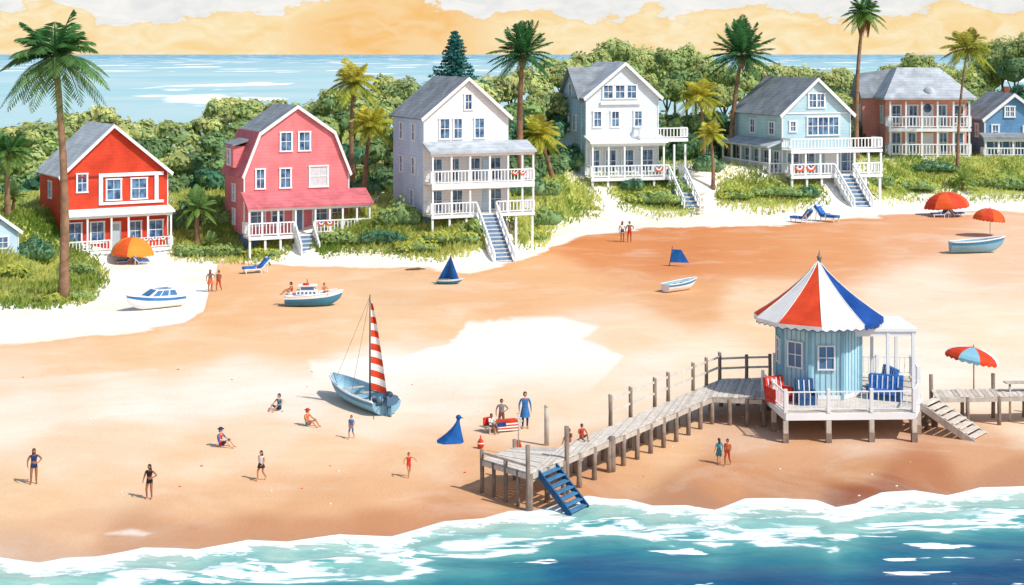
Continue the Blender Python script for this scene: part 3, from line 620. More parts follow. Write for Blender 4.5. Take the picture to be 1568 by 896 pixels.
# ---------------- palms -----------------
PT=mat('palm_trunk',(150,116,90),0.9,0.1,0.35,1.5,shingle=.35)
def palm(name,ub,vb,ut,vt,rpx,nf,cA,cB,droop=.55,d=None,tr=.2,skirt=False,stiff=False):
    if d is None: g=G(ub,vb)
    else: X=(ub-CU)*d/F; g=Vector((X,d,hz(X,d)))
    d=g.y; k=F/d; top=Vector(((ut-CU)*d/F,d,H-(vt-HV)*d/F)); R=rpx/k
    e=empty(name,g); b=MB(); pts=[];rad=[]; n=22; r0=tr
    for i in range(n+1):
        q=i/n; p=(g.lerp(top,q)-g); p.x+=math.sin(q*math.pi)*.02*(top-g).length*(1 if ub>ut else -1)
        pts.append(p-Vector((0,0,.3 if i==0 else 0))); rad.append(r0*(1.35-.65*q+(.35*(1-q*8) if q<.125 else 0))*(1.0+.09*(i%2)))
    b.tube(pts,rad,PT,9); c0=top-g
    b.ell(c0-Vector((0,0,.15*R)),(r0*1.5,r0*1.5,.22*R),PT,8,6)
    if skirt: 
        for i in range(40):
            a=random.uniform(0,6.28); l=R*random.uniform(.5,1.0); b.tube([c0,c0+Vector((math.cos(a)*R*.28,math.sin(a)*R*.28,-l*.4)),c0+Vector((math.cos(a)*R*.2,math.sin(a)*R*.2,-l))],[.07,.09,.02],mat('dead_frond',(140,86,50),.9),4)
    else:
        for i in range(6): b.ell(c0+Vector((math.cos(i)*r0*1.7,math.sin(i)*r0*1.7,-.12*R)),(.14,.14,.17),mat('coconut',(150,110,50),.7),6,5)
    b.build('trunk',e)
    Q=[];CC=[]
    for i in range(nf):
        az=i*2.399+random.uniform(-.2,.2); q=i/nf; el=math.radians(74-q*98+random.uniform(-8,8)); L_=R*random.uniform(.95,1.2)
        if stiff: el=math.radians(88-q*112)
        dr=droop*random.uniform(.8,1.2)*(.5+.5*math.cos(el))
        hd=Vector((math.cos(az),math.sin(az),0)); sd=Vector((-math.sin(az),math.cos(az),0)); col=np.array(cA)*(1-q)+np.array(cB)*q; col=col*random.uniform(.7,1.3)
        nl=24; prev=None
        def P(t_): return c0+hd*(L_*t_*math.cos(el)*(1-.12*t_))+Vector((0,0,L_*(math.sin(el)*t_-dr*t_*t_)))
        for j in range(nl+1):
            t_=.08+.92*j/nl; p=P(t_); al=(P(min(t_+.03,1.03))-P(t_-.03)).normalized(); upv=sd.cross(al)
            if prev is not None:
                w=.024*L_*(1.15-t_); Q.append([prev-sd*w,prev+sd*w,p+sd*w*.8,p-sd*w*.8]); CC.append(col*.8+0.02)
            prev=p
            ll=L_*(.30 if not stiff else .24)*math.sin(math.pi*min(1,(t_*.82+.16)))**.8
            for s_ in (-1,1):
                v=(sd*s_*.85+al*(.65 if not stiff else .95)+Vector((0,0,-.38*random.uniform(.5,1.3)))+upv*.1).normalized()
                w=al*(.016*L_+.012); tip=p+v*ll*random.uniform(.85,1.1); mid=p+v*ll*.5+Vector((0,0,.03*ll))
                Q.append([p-w,mid-w*1.1,tip,mid+w*1.1]); CC.append(col*random.uniform(.7,1.3))
    V_=np.array([[tuple(v) for v in q] for q in Q]); Cc=np.repeat(np.clip(np.array(CC),.004,.8),4,0)
    L2=Leaves(); L2.tri(V_,Cc); L2.mesh('fronds').parent=e
GD=C(84,138,78); GD2=C(130,164,74); YP=C(240,222,92); YD=C(164,172,60)
palm('palm_tree',97,460,84,88,94,38,GD,C(112,140,80),.55,tr=.26)
palm('palm_tree',12,330,14,232,48,26,GD,GD2,.5,tr=.2)
palm('palm_tree',541,290,542,126,48,30,YP,YD,.5,d=G(455,352).y+15,tr=.22)
palm('palm_tree',558,300,568,190,46,30,YP,YD,.5,d=G(455,352).y+11,tr=.2)
palm('palm_tree',800,280,800,84,60,44,GD,C(70,120,74),.35,d=G(714,325).y+16,tr=.28,stiff=True)
palm('palm_tree',846,272,824,206,46,30,YP,YD,.5,tr=.2)
palm('palm_tree',1118,250,1136,84,60,46,GD,C(76,128,80),.3,d=G(953,270).y+16,tr=.28,stiff=True)
palm('palm_tree',1078,262,1072,148,42,28,YP,YD,.5,d=G(953,270).y+6,tr=.2)
palm('palm_tree',1092,268,1088,205,32,22,YP,YD,.5,d=G(953,270).y,tr=.18)
palm('palm_tree',1312,240,1322,20,38,34,GD,GD2,.5,d=G(1250,266).y+14,tr=.26,skirt=True)
palm('palm_tree',1466,250,1481,74,46,30,C(200,192,90),YD,.5,d=G(1420,238).y-10,tr=.16)
palm('fan_palm_plant',302,372,303,318,38,30,C(140,184,112),GD2,.35,tr=.2,stiff=True)
palm('yucca_plant',1474,292,1474,278,26,24,C(180,200,110),GD2,.3,tr=.15,stiff=True)
palm('yucca_plant',322,385,322,372,20,18,C(160,190,120),GD2,.3,tr=.12,stiff=True)
palm('yucca_plant',20,325,22,300,26,22,C(160,190,120),GD2,.3,tr=.12,stiff=True)
# conifer
d=G(714,325).y+42; X=(697-CU)*d/F; g=Vector((X,d,hz(X,d))); zt=H-(50-HV)*d/F-g.z
e=empty('pine_tree',g); b=MB(); b.tube([(0,0,-.3),(0,0,zt*.6),(0,0,zt)],[.3,.18,.03],BARK,7); b.build('trunk',e); L_=Leaves()
for i in range(22):
    q=i/21; z=zt*(.5+.5*q); R=((1-q)**.85*3.5+.12)*random.uniform(.8,1.2)
    nj=5+int(7*(1-q))
    for j in range(nj):
        a=j*2*math.pi/nj+i*1.3; r1=R*random.uniform(.75,1.2)
        for m in range(5):
            r_=r1*(m+1)/5; L_.blob((math.cos(a)*r_,math.sin(a)*r_,z-.30*r_+.1*r_*r_),(.30,.30,.14),12,.17,C(78,142,134),up=False,nz=.8)
L_.mesh('needles').parent=e
# ---------------- pier + hut -----------------
ZD=1.4
def planks(b,A0,B0,A1,B1,step,m,z=ZD,th=.06):
    L_=((A1-A0).length+(B1-B0).length)/2; n=max(2,int(L_/step))
    for i in range(n):
        q0=i/n+.0;q1=(i+.9)/n; a0=A0.lerp(A1,q0);a1=A0.lerp(A1,q1);b0=B0.lerp(B1,q0);b1=B0.lerp(B1,q1); dz=random.uniform(-.012,.012)
        e_=(b0-a0).normalized()*random.uniform(-.05,.05)
        b.prismz([a0+e_,a1+e_,b1+e_,b0+e_],z-th+dz,z+dz,m if random.random()<.75 else WOOD)
e=empty('wooden_pier'); b=MB(); pl=MB(); rl=MB()
n0=PZ(812,724,ZD); f0=PZ(858,684,ZD); n1=PZ(1090,607,ZD); f1=PZ(1104,580,ZD); n2=PZ(1172,610,ZD); f2=PZ(1182,578,ZD)
W2=mat('weathered_wood_light',(232,221,206),.85,.1,.12,1.5,plank=2)
planks(b,n0,f0,n1,f1,.24,W2); planks(b,n1,f1,n2,f2,.24,W2)
planks(b,PZ(738,702,ZD),n0,PZ(788,684,ZD),f0,.24,W2,z=ZD-.02)
for A,B in ((n0,n1),(f0,f1),(n1,n2),(f1,f2),(PZ(738,702,ZD),n0),(PZ(738,702,ZD),PZ(788,684,ZD))):
    b.beam(A-Vector((0,0,.18)),B-Vector((0,0,.18)),.1,.2,WOOD)
b.build('deck',e)
def post(x,y,z1,r=.11,m=None,z0=None):
    g=hz(x,y)-.4 if z0 is None else z0
    pl.tube([(x,y,g),(x+.01,y,(g+z1)/2),(x,y,z1)],[r*1.08,r*.97,r],m or DWOOD,8)
for i in range(14):
    q=i/13; p=n0.lerp(n1,q); post(p.x,p.y,ZD-.08); p=f0.lerp(f1,q); post(p.x,p.y,ZD-.08)
    a=n0.lerp(n1,q); c_=f0.lerp(f1,q); pl.beam((a.x,a.y,ZD-.36),(c_.x,c_.y,ZD-.36),.1,.16,WOOD)
for q in (.33,.66,.97): 
    for A,B in((n1,n2),(f1,f2)): p=A.lerp(B,q); post(p.x,p.y,ZD-.08)
us_=[922,952,990,1012,1055,1079,1104]; prev=None
for i,u in enumerate(us_):
    q=(u-858)/(1104-858); p=f0.lerp(f1,q*.97+.02); post(p.x,p.y,ZD+1.35,.09,z0=ZD-.3)
    pl.ell((p.x,p.y,ZD+1.37),(.1,.1,.05),WOOD,8,4)
    if prev is not None:
        for zz in (.62,1.15): rl.beam((prev.x,prev.y,ZD+zz),(p.x,p.y,ZD+zz),.06,.1,W2)
    prev=p
for q in (.5,.96):
    p=f1.lerp(f2,q); post(p.x,p.y,ZD+1.2,.09,z0=ZD-.3)
    for zz in (.55,1.05): rl.beam((prev.x,prev.y,ZD+zz),(p.x,p.y,ZD+zz),.06,.1,W2)
    prev=p
P=PZ(738,702,ZD); post(P.x,P.y,ZD+.35,.09); M=P.lerp(n0,.5); post(M.x,M.y,ZD+.2,.09); post(n0.x-.1,n0.y-.05,ZD+1.1,.09); M2=P.lerp(n0,.25); post(M2.x,M2.y,ZD-.05,.08); M2=P.lerp(n0,.75); post(M2.x,M2.y,ZD-.05,.08)
P2=n0.lerp(n1,.17); post(P2.x,P2.y-.1,ZD+1.3,.1); p=n0.lerp(n1,.40); post(p.x,p.y-.1,ZD+.1,.15)
P3=PZ(788,684,ZD); post(P3.x,P3.y,ZD+.3,.09)
rl.beam(P+Vector((0,0,.25)),n0+Vector((0,0,.25)),.07,.1,WOOD)
pl.build('pilings',e); rl.build('handrail',e)
# blue steps
st=MB(); a0=n0.lerp(n1,.035); b0=n0.lerp(n1,.115); dr=Vector((.72,-.69,0)); BR=mat('blue_riser',(44,92,134))
for i in range(7):
    z=ZD-.05-(i+.6)*.2; s0=a0+dr*(i*.24+.04); s1=b0+dr*(i*.24+.04); st.prismz([s0,s1,s1+dr*.27,s0+dr*.27],z-.05,z,BWOOD)
    st.prismz([s0,s1,s1+dr*.03,s0+dr*.03],z-.2,z-.055,BR)
for s_ in (a0,b0): st.beam(s_+Vector((0,0,-.12)),s_+dr*1.75+Vector((0,0,-1.5)),.07,.26,BR)
st.build('blue_steps',e)
# kiosk
e=empty('striped_roof_beach_kiosk'); 
KW=mat('kiosk_blue_board',(186,224,234),.7,.2,.10,.8); KT=mat('kiosk_trim_blue',(136,188,206),.7,.2,.1,1)
RF={'r':mat('canvas_red',(218,72,38),.75,.1,.20,.9),'w':mat('canvas_white',(248,245,238),.75,.1,.04,.9),'b':mat('canvas_blue',(24,74,148),.75,.1,.25,.9)}
cx,cy=15.05,77.0; R=2.05
w_=MB(); 
octp=[(cx+R*math.sin(math.radians(22.5+45*i)),cy-R*math.cos(math.radians(22.5+45*i))) for i in range(8)]
w_.prismz(octp,ZD+.003,5.2,KW)
for i in range(8):
    x,y=octp[i]; w_.beam((x,y,ZD),(x,y,5.1),.16,.16,KT); x2,y2=octp[(i+1)%8]
    for q in (.17,.33,.5,.67,.83):
        mx_,my_=x+(x2-x)*q,y+(y2-y)*q; ox,oy=(mx_-cx)*.004,(my_-cy)*.004; w_.beam((mx_+ox,my_+oy,ZD+.1),(mx_+ox,my_+oy,5.0),.035,.035,KT)
    w_.beam((x*1.0+(x-cx)*.02,y+(y-cy)*.02,ZD+.12),(x2+(x2-cx)*.02,y2+(y2-cy)*.02,ZD+.12),.05,.2,WH)
    w_.beam((x+(x-cx)*.02,y+(y-cy)*.02,4.75),(x2+(x2-cx)*.02,y2+(y2-cy)*.02,4.75),.05,.22,KT)
w_.build('walls',e)
wn=MB()
def octwin(i,w,z0,h_):
    x,y=octp[i];x2,y2=octp[(i+1)%8]; m=Vector(((x+x2)/2,(y+y2)/2,0)); nrm=Vector((m.x-cx,m.y-cy,0)).normalized(); tg=Vector((-nrm.y,nrm.x,0))
    c=m+nrm*.03
    def bar(a,b_,z_a,z_b,o0,o1,mm):
        p=[c+tg*a+nrm*o0,c+tg*b_+nrm*o0,c+tg*b_+nrm*o1,c+tg*a+nrm*o1]; wn.prismz(p,z_a,z_b,mm)
    bar(-w/2,w/2,z0,z0+h_,0,.03,GLASS)
    for a in (-w/2-.08,w/2): bar(a,a+.08,z0-.08,z0+h_+.08,0,.085,WH)
    bar(-w/2,w/2,z0-.07,z0,0,.08,WH);bar(-w/2,w/2,z0+h_,z0+h_+.07,0,.08,WH);bar(-w/2,w/2,z0+h_/2-.02,z0+h_/2+.02,0.03,.06,WH);bar(-.02,.02,z0,z0+h_,0.03,.05,WH)
octwin(6,.75,2.9,1.15); octwin(7,.7,2.9,1.05); octwin(5,.7,2.9,1.1)
wn.build('windows',e)
rf=MB(); Re=3.15; ap=Vector((cx+.05,cy,7.85))
def ep(t_,th):
    r_=Re*(t_*.80+.20*t_*t_); z=ap.z+(5.1-ap.z)*(t_**.90); return Vector((cx+r_*math.sin(th),cy-r_*math.cos(th),z))
bnd=[-106,-82,-48,-8,32,84,120,160,206,254]; pan=['r','w','r','w','b','w','r','w','b']
def sag(s_): return 1-.055*math.sin(math.pi*s_)
for j in range(9):
    c_=RF[pan[j]]; K=max(3,int((bnd[j+1]-bnd[j])/8))
    for q in range(K):
        t0=math.radians(bnd[j]+(bnd[j+1]-bnd[j])*q/K);t1=math.radians(bnd[j]+(bnd[j+1]-bnd[j])*(q+1)/K)
        for i in range(6):
            k0,k1=i/6,(i+1)/6
            def pt(tt,th,s_): 
                p=ep(tt,th); r_=sag(s_); return Vector((cx+(p.x-cx)*(1-(1-r_)*tt),cy+(p.y-cy)*(1-(1-r_)*tt),p.z))
            rf.add([pt(k0,t0,q/K),pt(k0,t1,(q+1)/K),pt(k1,t1,(q+1)/K),pt(k1,t0,q/K)],[(0,1,2,3)],c_,True)
        A=pt(1,t0,q/K);B=pt(1,t1,(q+1)/K); M=(A+B)/2
        rf.add([A,B,B-Vector((0,0,.16)),M-Vector((0,0,.26)),A-Vector((0,0,.16))],[(0,1,2,3,4)],RF['w'] if pan[j]!='b' else RF['b'])
        rf.tube([A-Vector((0,0,.16)),M-Vector((0,0,.26)),B-Vector((0,0,.16))],.016,RF['b'],4)
    th=math.radians(bnd[j]); rf.tube([ep(q/6,th)+Vector((0,0,.02)) for q in range(7)],.025,RF['w'],5)
rf.tube([(cx+.05,cy,7.7),(cx+.05,cy,8.0),(cx+.05,cy,8.35)],[.1,.07,.015],DWOOD,8); rf.ell((cx+.05,cy,7.98),(.13,.13,.13),DWOOD,8,6)
rf.prismz([(cx+2.6*math.sin(math.radians(36*i)),cy-2.6*math.cos(math.radians(36*i))) for i in range(10)],5.13,5.17,WH)
rf.build('roof',e)
dk=MB(); dp=[PZ(1168,601,ZD),PZ(1203,632,ZD),PZ(1400,630,ZD),PZ(1412,606,ZD),PZ(1396,576,ZD),PZ(1186,573,ZD)]
ymin=min(p.y for p in dp);ymax=max(p.y for p in dp); yv=ymin
def span(y):
    xs=[]
    for i in range(6):
        a,c_=dp[i],dp[(i+1)%6]
        if (a.y>y)!=(c_.y>y): xs.append(a.x+(c_.x-a.x)*(y-a.y)/(c_.y-a.y))
    return (min(xs),max(xs)) if len(xs)>1 else None
while yv<ymax-.2:
    s0=span(yv+.01);s1=span(yv+.19)
    if s0 and s1: dk.prismz([(s0[0],yv),(s0[1],yv),(s1[1],yv+.185),(s1[0],yv+.185)],ZD-.07,ZD,W2)
    yv+=.2
for i in range(6):
    a,c_=dp[i],dp[(i+1)%6]; dk.beam(a-Vector((0,0,.2+.004*i)),c_-Vector((0,0,.2+.004*i)),.12,.3,WH)
    n_=max(1,round((c_-a).length/1.9))
    for j in range(n_):
        p=a.lerp(c_,j/n_); g=hz(p.x,p.y)-.3; dk.box(p.x-.11,p.x+.11,p.y-.11,p.y+.11,g,ZD-.38,WOOD); dk.box(p.x-.13,p.x+.13,p.y-.13,p.y+.13,g-.02,g+.75,DWOOD)
for x in (13,15,17.2):
    for y in (75,77.5): g=hz(x,y)-.2; dk.box(x-.1,x+.1,y-.1,y+.1,g,ZD-.08,DWOOD)
dk.build('deck',e)
rr=MB(); MR=[0]
def mrail(a,c_):
    MR[0]+=1; ep_=.003*MR[0]; up=Vector((0,0,.012*MR[0]-.03)); dd_=(c_-a).normalized()*.09
    rail(rr,a+dd_+up,c_-dd_+up,.95,WH,gap=.26,w=.04); n_=max(1,round((c_-a).length/1.9))
    for j in range(n_+1): p=a.lerp(c_,j/n_); rr.box(p.x-.07-ep_,p.x+.07+ep_,p.y-.07-ep_,p.y+.07+ep_,ZD-.01-ep_,ZD+1.08+ep_,WH)
mrail(dp[0],dp[1]);mrail(dp[1],dp[2]);mrail(dp[2],dp[2].lerp(dp[3],.5)); mrail(dp[4],dp[5]); mrail(dp[3].lerp(dp[4],.35),dp[4]); rr.build('railing',e)
pg=MB() # side canopy
cxs=[16.4,19.55]; cyy=[75.9,79.3]
pg.box(cxs[0],cxs[1]+.1,cyy[0]-.1,cyy[1]+.1,4.55,4.68,WH); pg.box(cxs[0],cxs[1],cyy[0]-.02,cyy[0]+.1,4.3,4.55,WH)
for x,y in ((18.2,cyy[0]+.02),(19.43,cyy[0]+.02),(19.43,cyy[1]),(18.2,cyy[1])): pg.box(x-.07,x+.07,y-.07,y+.07,ZD,4.54,WH)
pg.build('side_canopy',e)
def wicker(name,x,y,rot,m,m2,w=1.3,z=ZD):
    b=MB(); b.box(-w/2,w/2,-.4,.35,.0,.3,m2); b.box(-w/2+.13,w/2-.13,-.43,.2,.302,.45,m); b.box(-w/2-.01,-w/2+.12,-.42,.36,.303,.65,m2); b.box(w/2-.12,w/2+.01,-.42,.36,.303,.65,m2)
    b.add([(-w/2,.2,.31),(w/2,.2,.31),(w/2,.42,.31),(-w/2,.42,.31),(-w/2,.35,1.1),(w/2,.35,1.1),(w/2,.55,1.1),(-w/2,.55,1.1)],[(0,3,2,1),(4,5,6,7),(0,1,5,4),(1,2,6,5),(2,3,7,6),(3,0,4,7)],m)
    for i in range(int(w/.25)): b.beam((-w/2+.14+i*.25,.19,.36),(-w/2+.14+i*.25,.33,1.06),.05,.03,WH)
    o=b.build(name); return place(o,(x,y,z),rot)
PB=mat('blue_pattern_cushion',(56,116,190),.8,.1,.45,7); PR=mat('red_pattern_cushion',(218,76,60),.8,.1,.35,7); NV=mat('navy_cushion',(56,92,136),.8,.1,.3,8)
wicker('outdoor_sofa',17.9,75.3,math.radians(-25),PB,NV,1.6); wicker('outdoor_sofa',18.3,77.4,math.radians(-80),PB,NV,1.5)
wicker('outdoor_armchair',12.75,74.9,math.radians(30),PR,PR,1.1); wicker('outdoor_armchair',13.95,74.3,math.radians(5),NV,NV,.85)
# right stairs
e2=empty('wooden_staircase'); b=MB()
A=Vector((dp[2].lerp(dp[3],.55).x+.05,dp[2].lerp(dp[3],.55).y,ZD)); B=A+Vector((1.0,1.35,0)); dr=Vector((.78,-.62,0)); n_=8
for i in range(n_):
    z=ZD-.05-(i)*.175; s0=A+dr*(i*.33);s1=B+dr*(i*.33); b.prismz([s0,s0+dr*.37,s1+dr*.37,s1],z-.06,z,W2); b.prismz([s0+dr*.02,s0+dr*.05,s1+dr*.05,s1+dr*.02],z-.17,z-.065,NV)
for s_ in (A,B): b.beam(s_+Vector((0,0,-.14)),s_+dr*2.7+Vector((0,0,-1.55)),.09,.32,WOOD)
for s_ in (B,B.lerp(A,.5)): b.tube([s_-Vector((0,0,1.5)),s_-Vector((0,0,.1))],.1,DWOOD,7)
b.build('steps',e2)
# right pier
e3=empty('wooden_boardwalk'); b=MB(); pl=MB(); n0=Vector((B.x+.1,B.y-.1,ZD)); f0=n0+Vector((.2,1.6,0)); n1=n0+Vector((11,.9,0)); f1=f0+Vector((11,.9,0))
planks(b,n0,f0,n1,f1,.24,W2); b.beam(n0-Vector((0,0,.18)),n1-Vector((0,0,.18)),.1,.2,WOOD); b.build('deck',e3)
for i in range(8):
    for A_,B_ in ((n0,n1),(f0,f1)):
        p=A_.lerp(B_,i/7); post(p.x,p.y,ZD+(.75 if A_ is f0 and i%2==0 else -.05),.1)
for p in (n0.lerp(n1,.33),n0.lerp(n1,.47)): post(p.x+.3,p.y+.8,ZD+.42,.06,WOOD)
q=n0.lerp(n1,.40)+Vector((.3,.8,0)); pl.beam(q+Vector((-1,0,.45)),q+Vector((1,.1,.45)),.45,.07,WOOD)
pl.build('pilings',e3)
g=G(837,682); pl=MB(); k=F/g.y; pl.tube([(0,0,-.3),(0,0,1.0),(0,0,60/k)],[.12,.11,.1],WOOD,8); pl.ell((0,0,60/k),(.12,.12,.08),WOOD,8,5); o=pl.build('wooden_post'); place(o,g)
# ---------------- people -----------------
SK=mat('skin_tan',(206,142,104),.6,.3,.08,5); SK2=mat('skin_brown',(164,104,74),.6,.3,.08,5); SK3=mat('skin_light',(232,182,150),.6,.3,.06,5)
HB=mat('hair_brown',(66,42,30),.6,.3,.2,20); HK=mat('hair_black',(36,28,28),.6,.3,.2,20); LIP=mat('lips',(170,80,70)); EYE=mat('eye_white',(235,235,230)); PUP=mat('pupil',(30,24,20))
def cloth(n,c): return mat(n,c,.85,.1,.15,6)
cBL=cloth('blue_cloth',(60,122,184)); cNV=cloth('navy_cloth',(42,64,108)); cRD=cloth('red_cloth',(214,60,44)); cWH=cloth('white_cloth',(240,238,232)); cOR=cloth('orange_cloth',(232,116,64)); cTL=cloth('teal_cloth',(76,148,160)); cBK=cloth('black_cloth',(50,46,54)); cGY=cloth('grey_cloth',(140,140,140)); cBR=cloth('brown_cloth',(140,98,76))
STAND=dict(pelvis=(0,0,.93),spine=(0,.01,1.1),chest=(0,0,1.3),neck=(0,.01,1.47),hipL=(-.09,0,.88),hipR=(.09,0,.88),kneeL=(-.1,-.02,.49),kneeR=(.1,-.02,.49),anL=(-.1,.02,.09),anR=(.1,.02,.09),toeL=(-.12,-.14,.035),toeR=(.12,-.14,.035),shL=(-.17,.01,1.4),shR=(.17,.01,1.4),elL=(-.25,.04,1.13),elR=(.25,.04,1.13),wrL=(-.26,-.04,.9),wrR=(.26,-.04,.9),haL=(-.26,-.07,.83),haR=(.26,-.07,.83))
WALK=dict(STAND,kneeL=(-.09,-.2,.53),anL=(-.09,-.18,.12),toeL=(-.1,-.34,.07),kneeR=(.09,.03,.5),anR=(.1,.3,.14),toeR=(.1,.2,.04),elL=(-.23,.14,1.15),wrL=(-.22,.12,.92),haL=(-.22,.1,.85),elR=(.23,-.05,1.14),wrR=(.22,-.24,1.0),haR=(.21,-.31,.97))
ARMS=dict(STAND,hipL=(-.09,0,.88),kneeL=(-.12,-.07,.49),anL=(-.13,.0,.09),toeL=(-.16,-.15,.035),elR=(.34,.05,1.2),wrR=(.2,-.16,1.1),haR=(.14,-.2,1.08),elL=(-.27,.05,1.14),wrL=(-.28,-.08,.93),haL=(-.27,-.12,.87))
WAVE=dict(WALK,elR=(.36,-.05,1.32),wrR=(.42,-.14,1.2),haR=(.44,-.17,1.14),elL=(-.34,-.02,1.22),wrL=(-.4,-.2,1.1),haL=(-.42,-.25,1.08))
SIT=dict(pelvis=(0,0,.13),spine=(0,.02,.32),chest=(0,0,.52),neck=(0,-.02,.69),hipL=(-.1,-.05,.12),hipR=(.1,-.05,.12),kneeL=(-.16,-.42,.36),kneeR=(.16,-.42,.36),anL=(-.12,-.66,.08),anR=(.12,-.66,.08),toeL=(-.13,-.8,.035),toeR=(.13,-.8,.035),shL=(-.17,0,.62),shR=(.17,0,.62),elL=(-.25,-.14,.42),elR=(.25,-.14,.42),wrL=(-.18,-.36,.38),wrR=(.18,-.36,.38),haL=(-.15,-.42,.38),haR=(.15,-.42,.38))
BENCH=dict(SIT); BENCH.update({k:(x,y,z+.36) for k,(x,y,z) in SIT.items()}); BENCH.update(kneeL=(-.14,-.45,.5),kneeR=(.14,-.45,.5),anL=(-.13,-.45,.09),anR=(.13,-.45,.09),toeL=(-.14,-.6,.035),toeR=(.14,-.6,.035))
RAD=dict(pelvis=.135,spine=.115,chest=.135,neck=.052,hipL=.085,hipR=.085,kneeL=.058,kneeR=.058,anL=.038,anR=.038,toeL=.032,toeR=.032,shL=.058,shR=.058,elL=.04,elR=.04,wrL=.027,wrR=.027,haL=.032,haR=.032)
BN=[('pelvis','spine','torso'),('spine','chest','torso'),('chest','neck','neck'),('pelvis','hipL','pelvis'),('pelvis','hipR','pelvis'),('hipL','kneeL','thigh'),('hipR','kneeR','thigh'),('kneeL','anL','shin'),('kneeR','anR','shin'),('anL','toeL','foot'),('anR','toeR','foot'),('chest','shL','torso'),('chest','shR','torso'),('shL','elL','upper'),('shR','elR','upper'),('elL','wrL','fore'),('elR','wrR','fore'),('wrL','haL','hand'),('wrR','haR','hand')]
BODYCACHE={}
def bodymesh(key,J):
    if key in BODYCACHE: return BODYCACHE[key]
    names=list(J.keys()); me=bpy.data.meshes.new('tmp'); me.from_pydata([J[n] for n in names],[(names.index(a),names.index(b)) for a,b,_ in BN],[])
    ob=bpy.data.objects.new('tmp',me); sc.collection.objects.link(ob); md=ob.modifiers.new('s','SKIN'); md.use_smooth_shade=True
    sv=me.skin_vertices[0].data
    for i,n in enumerate(names):
        r=RAD[n]; sv[i].radius=(r*1.12,r*.85) if n in('pelvis','spine','chest') else (r,r); sv[i].use_root=(n=='pelvis')
    s2=ob.modifiers.new('d','SUBSURF'); s2.levels=1; s2.render_levels=1
    dg=bpy.context.evaluated_depsgraph_get(); dg.update(); em=bpy.data.meshes.new_from_object(ob.evaluated_get(dg))
    vs=[tuple(v.co) for v in em.vertices]; fs=[tuple(p.vertices) for p in em.polygons]
    bpy.data.objects.remove(ob); tags=[]
    for f in fs:
        c=sum((Vector(vs[i]) for i in f),Vector())/len(f); best=None
        for a,b,tg in BN:
            A=Vector(J[a]);B=Vector(J[b]);d=B-A; q=max(0,min(1,(c-A).dot(d)/d.length_squared)); ds=(c-A-d*q).length-(RAD[a]*(1-q)+RAD[b]*q)
            if best is None or ds<best[0]: best=(ds,tg,q)
        tg=best[1]
        if tg=='neck' and best[2]<.45: tg='torso'
        if tg=='thigh' and best[2]<.22: tg='pelvis'
        if tg=='torso' and abs(c.z-J['pelvis'][2])<.09: tg='pelvis'
        if tg=='torso' and J['spine'][2]-.09<c.z<J['spine'][2]+.09: tg='belly'
        tags.append(tg)
    BODYCACHE[key]=(vs,fs,tags); return BODYCACHE[key]
POSES={'stand':STAND,'walk':WALK,'arms':ARMS,'wave':WAVE,'sit':SIT,'bench':BENCH}
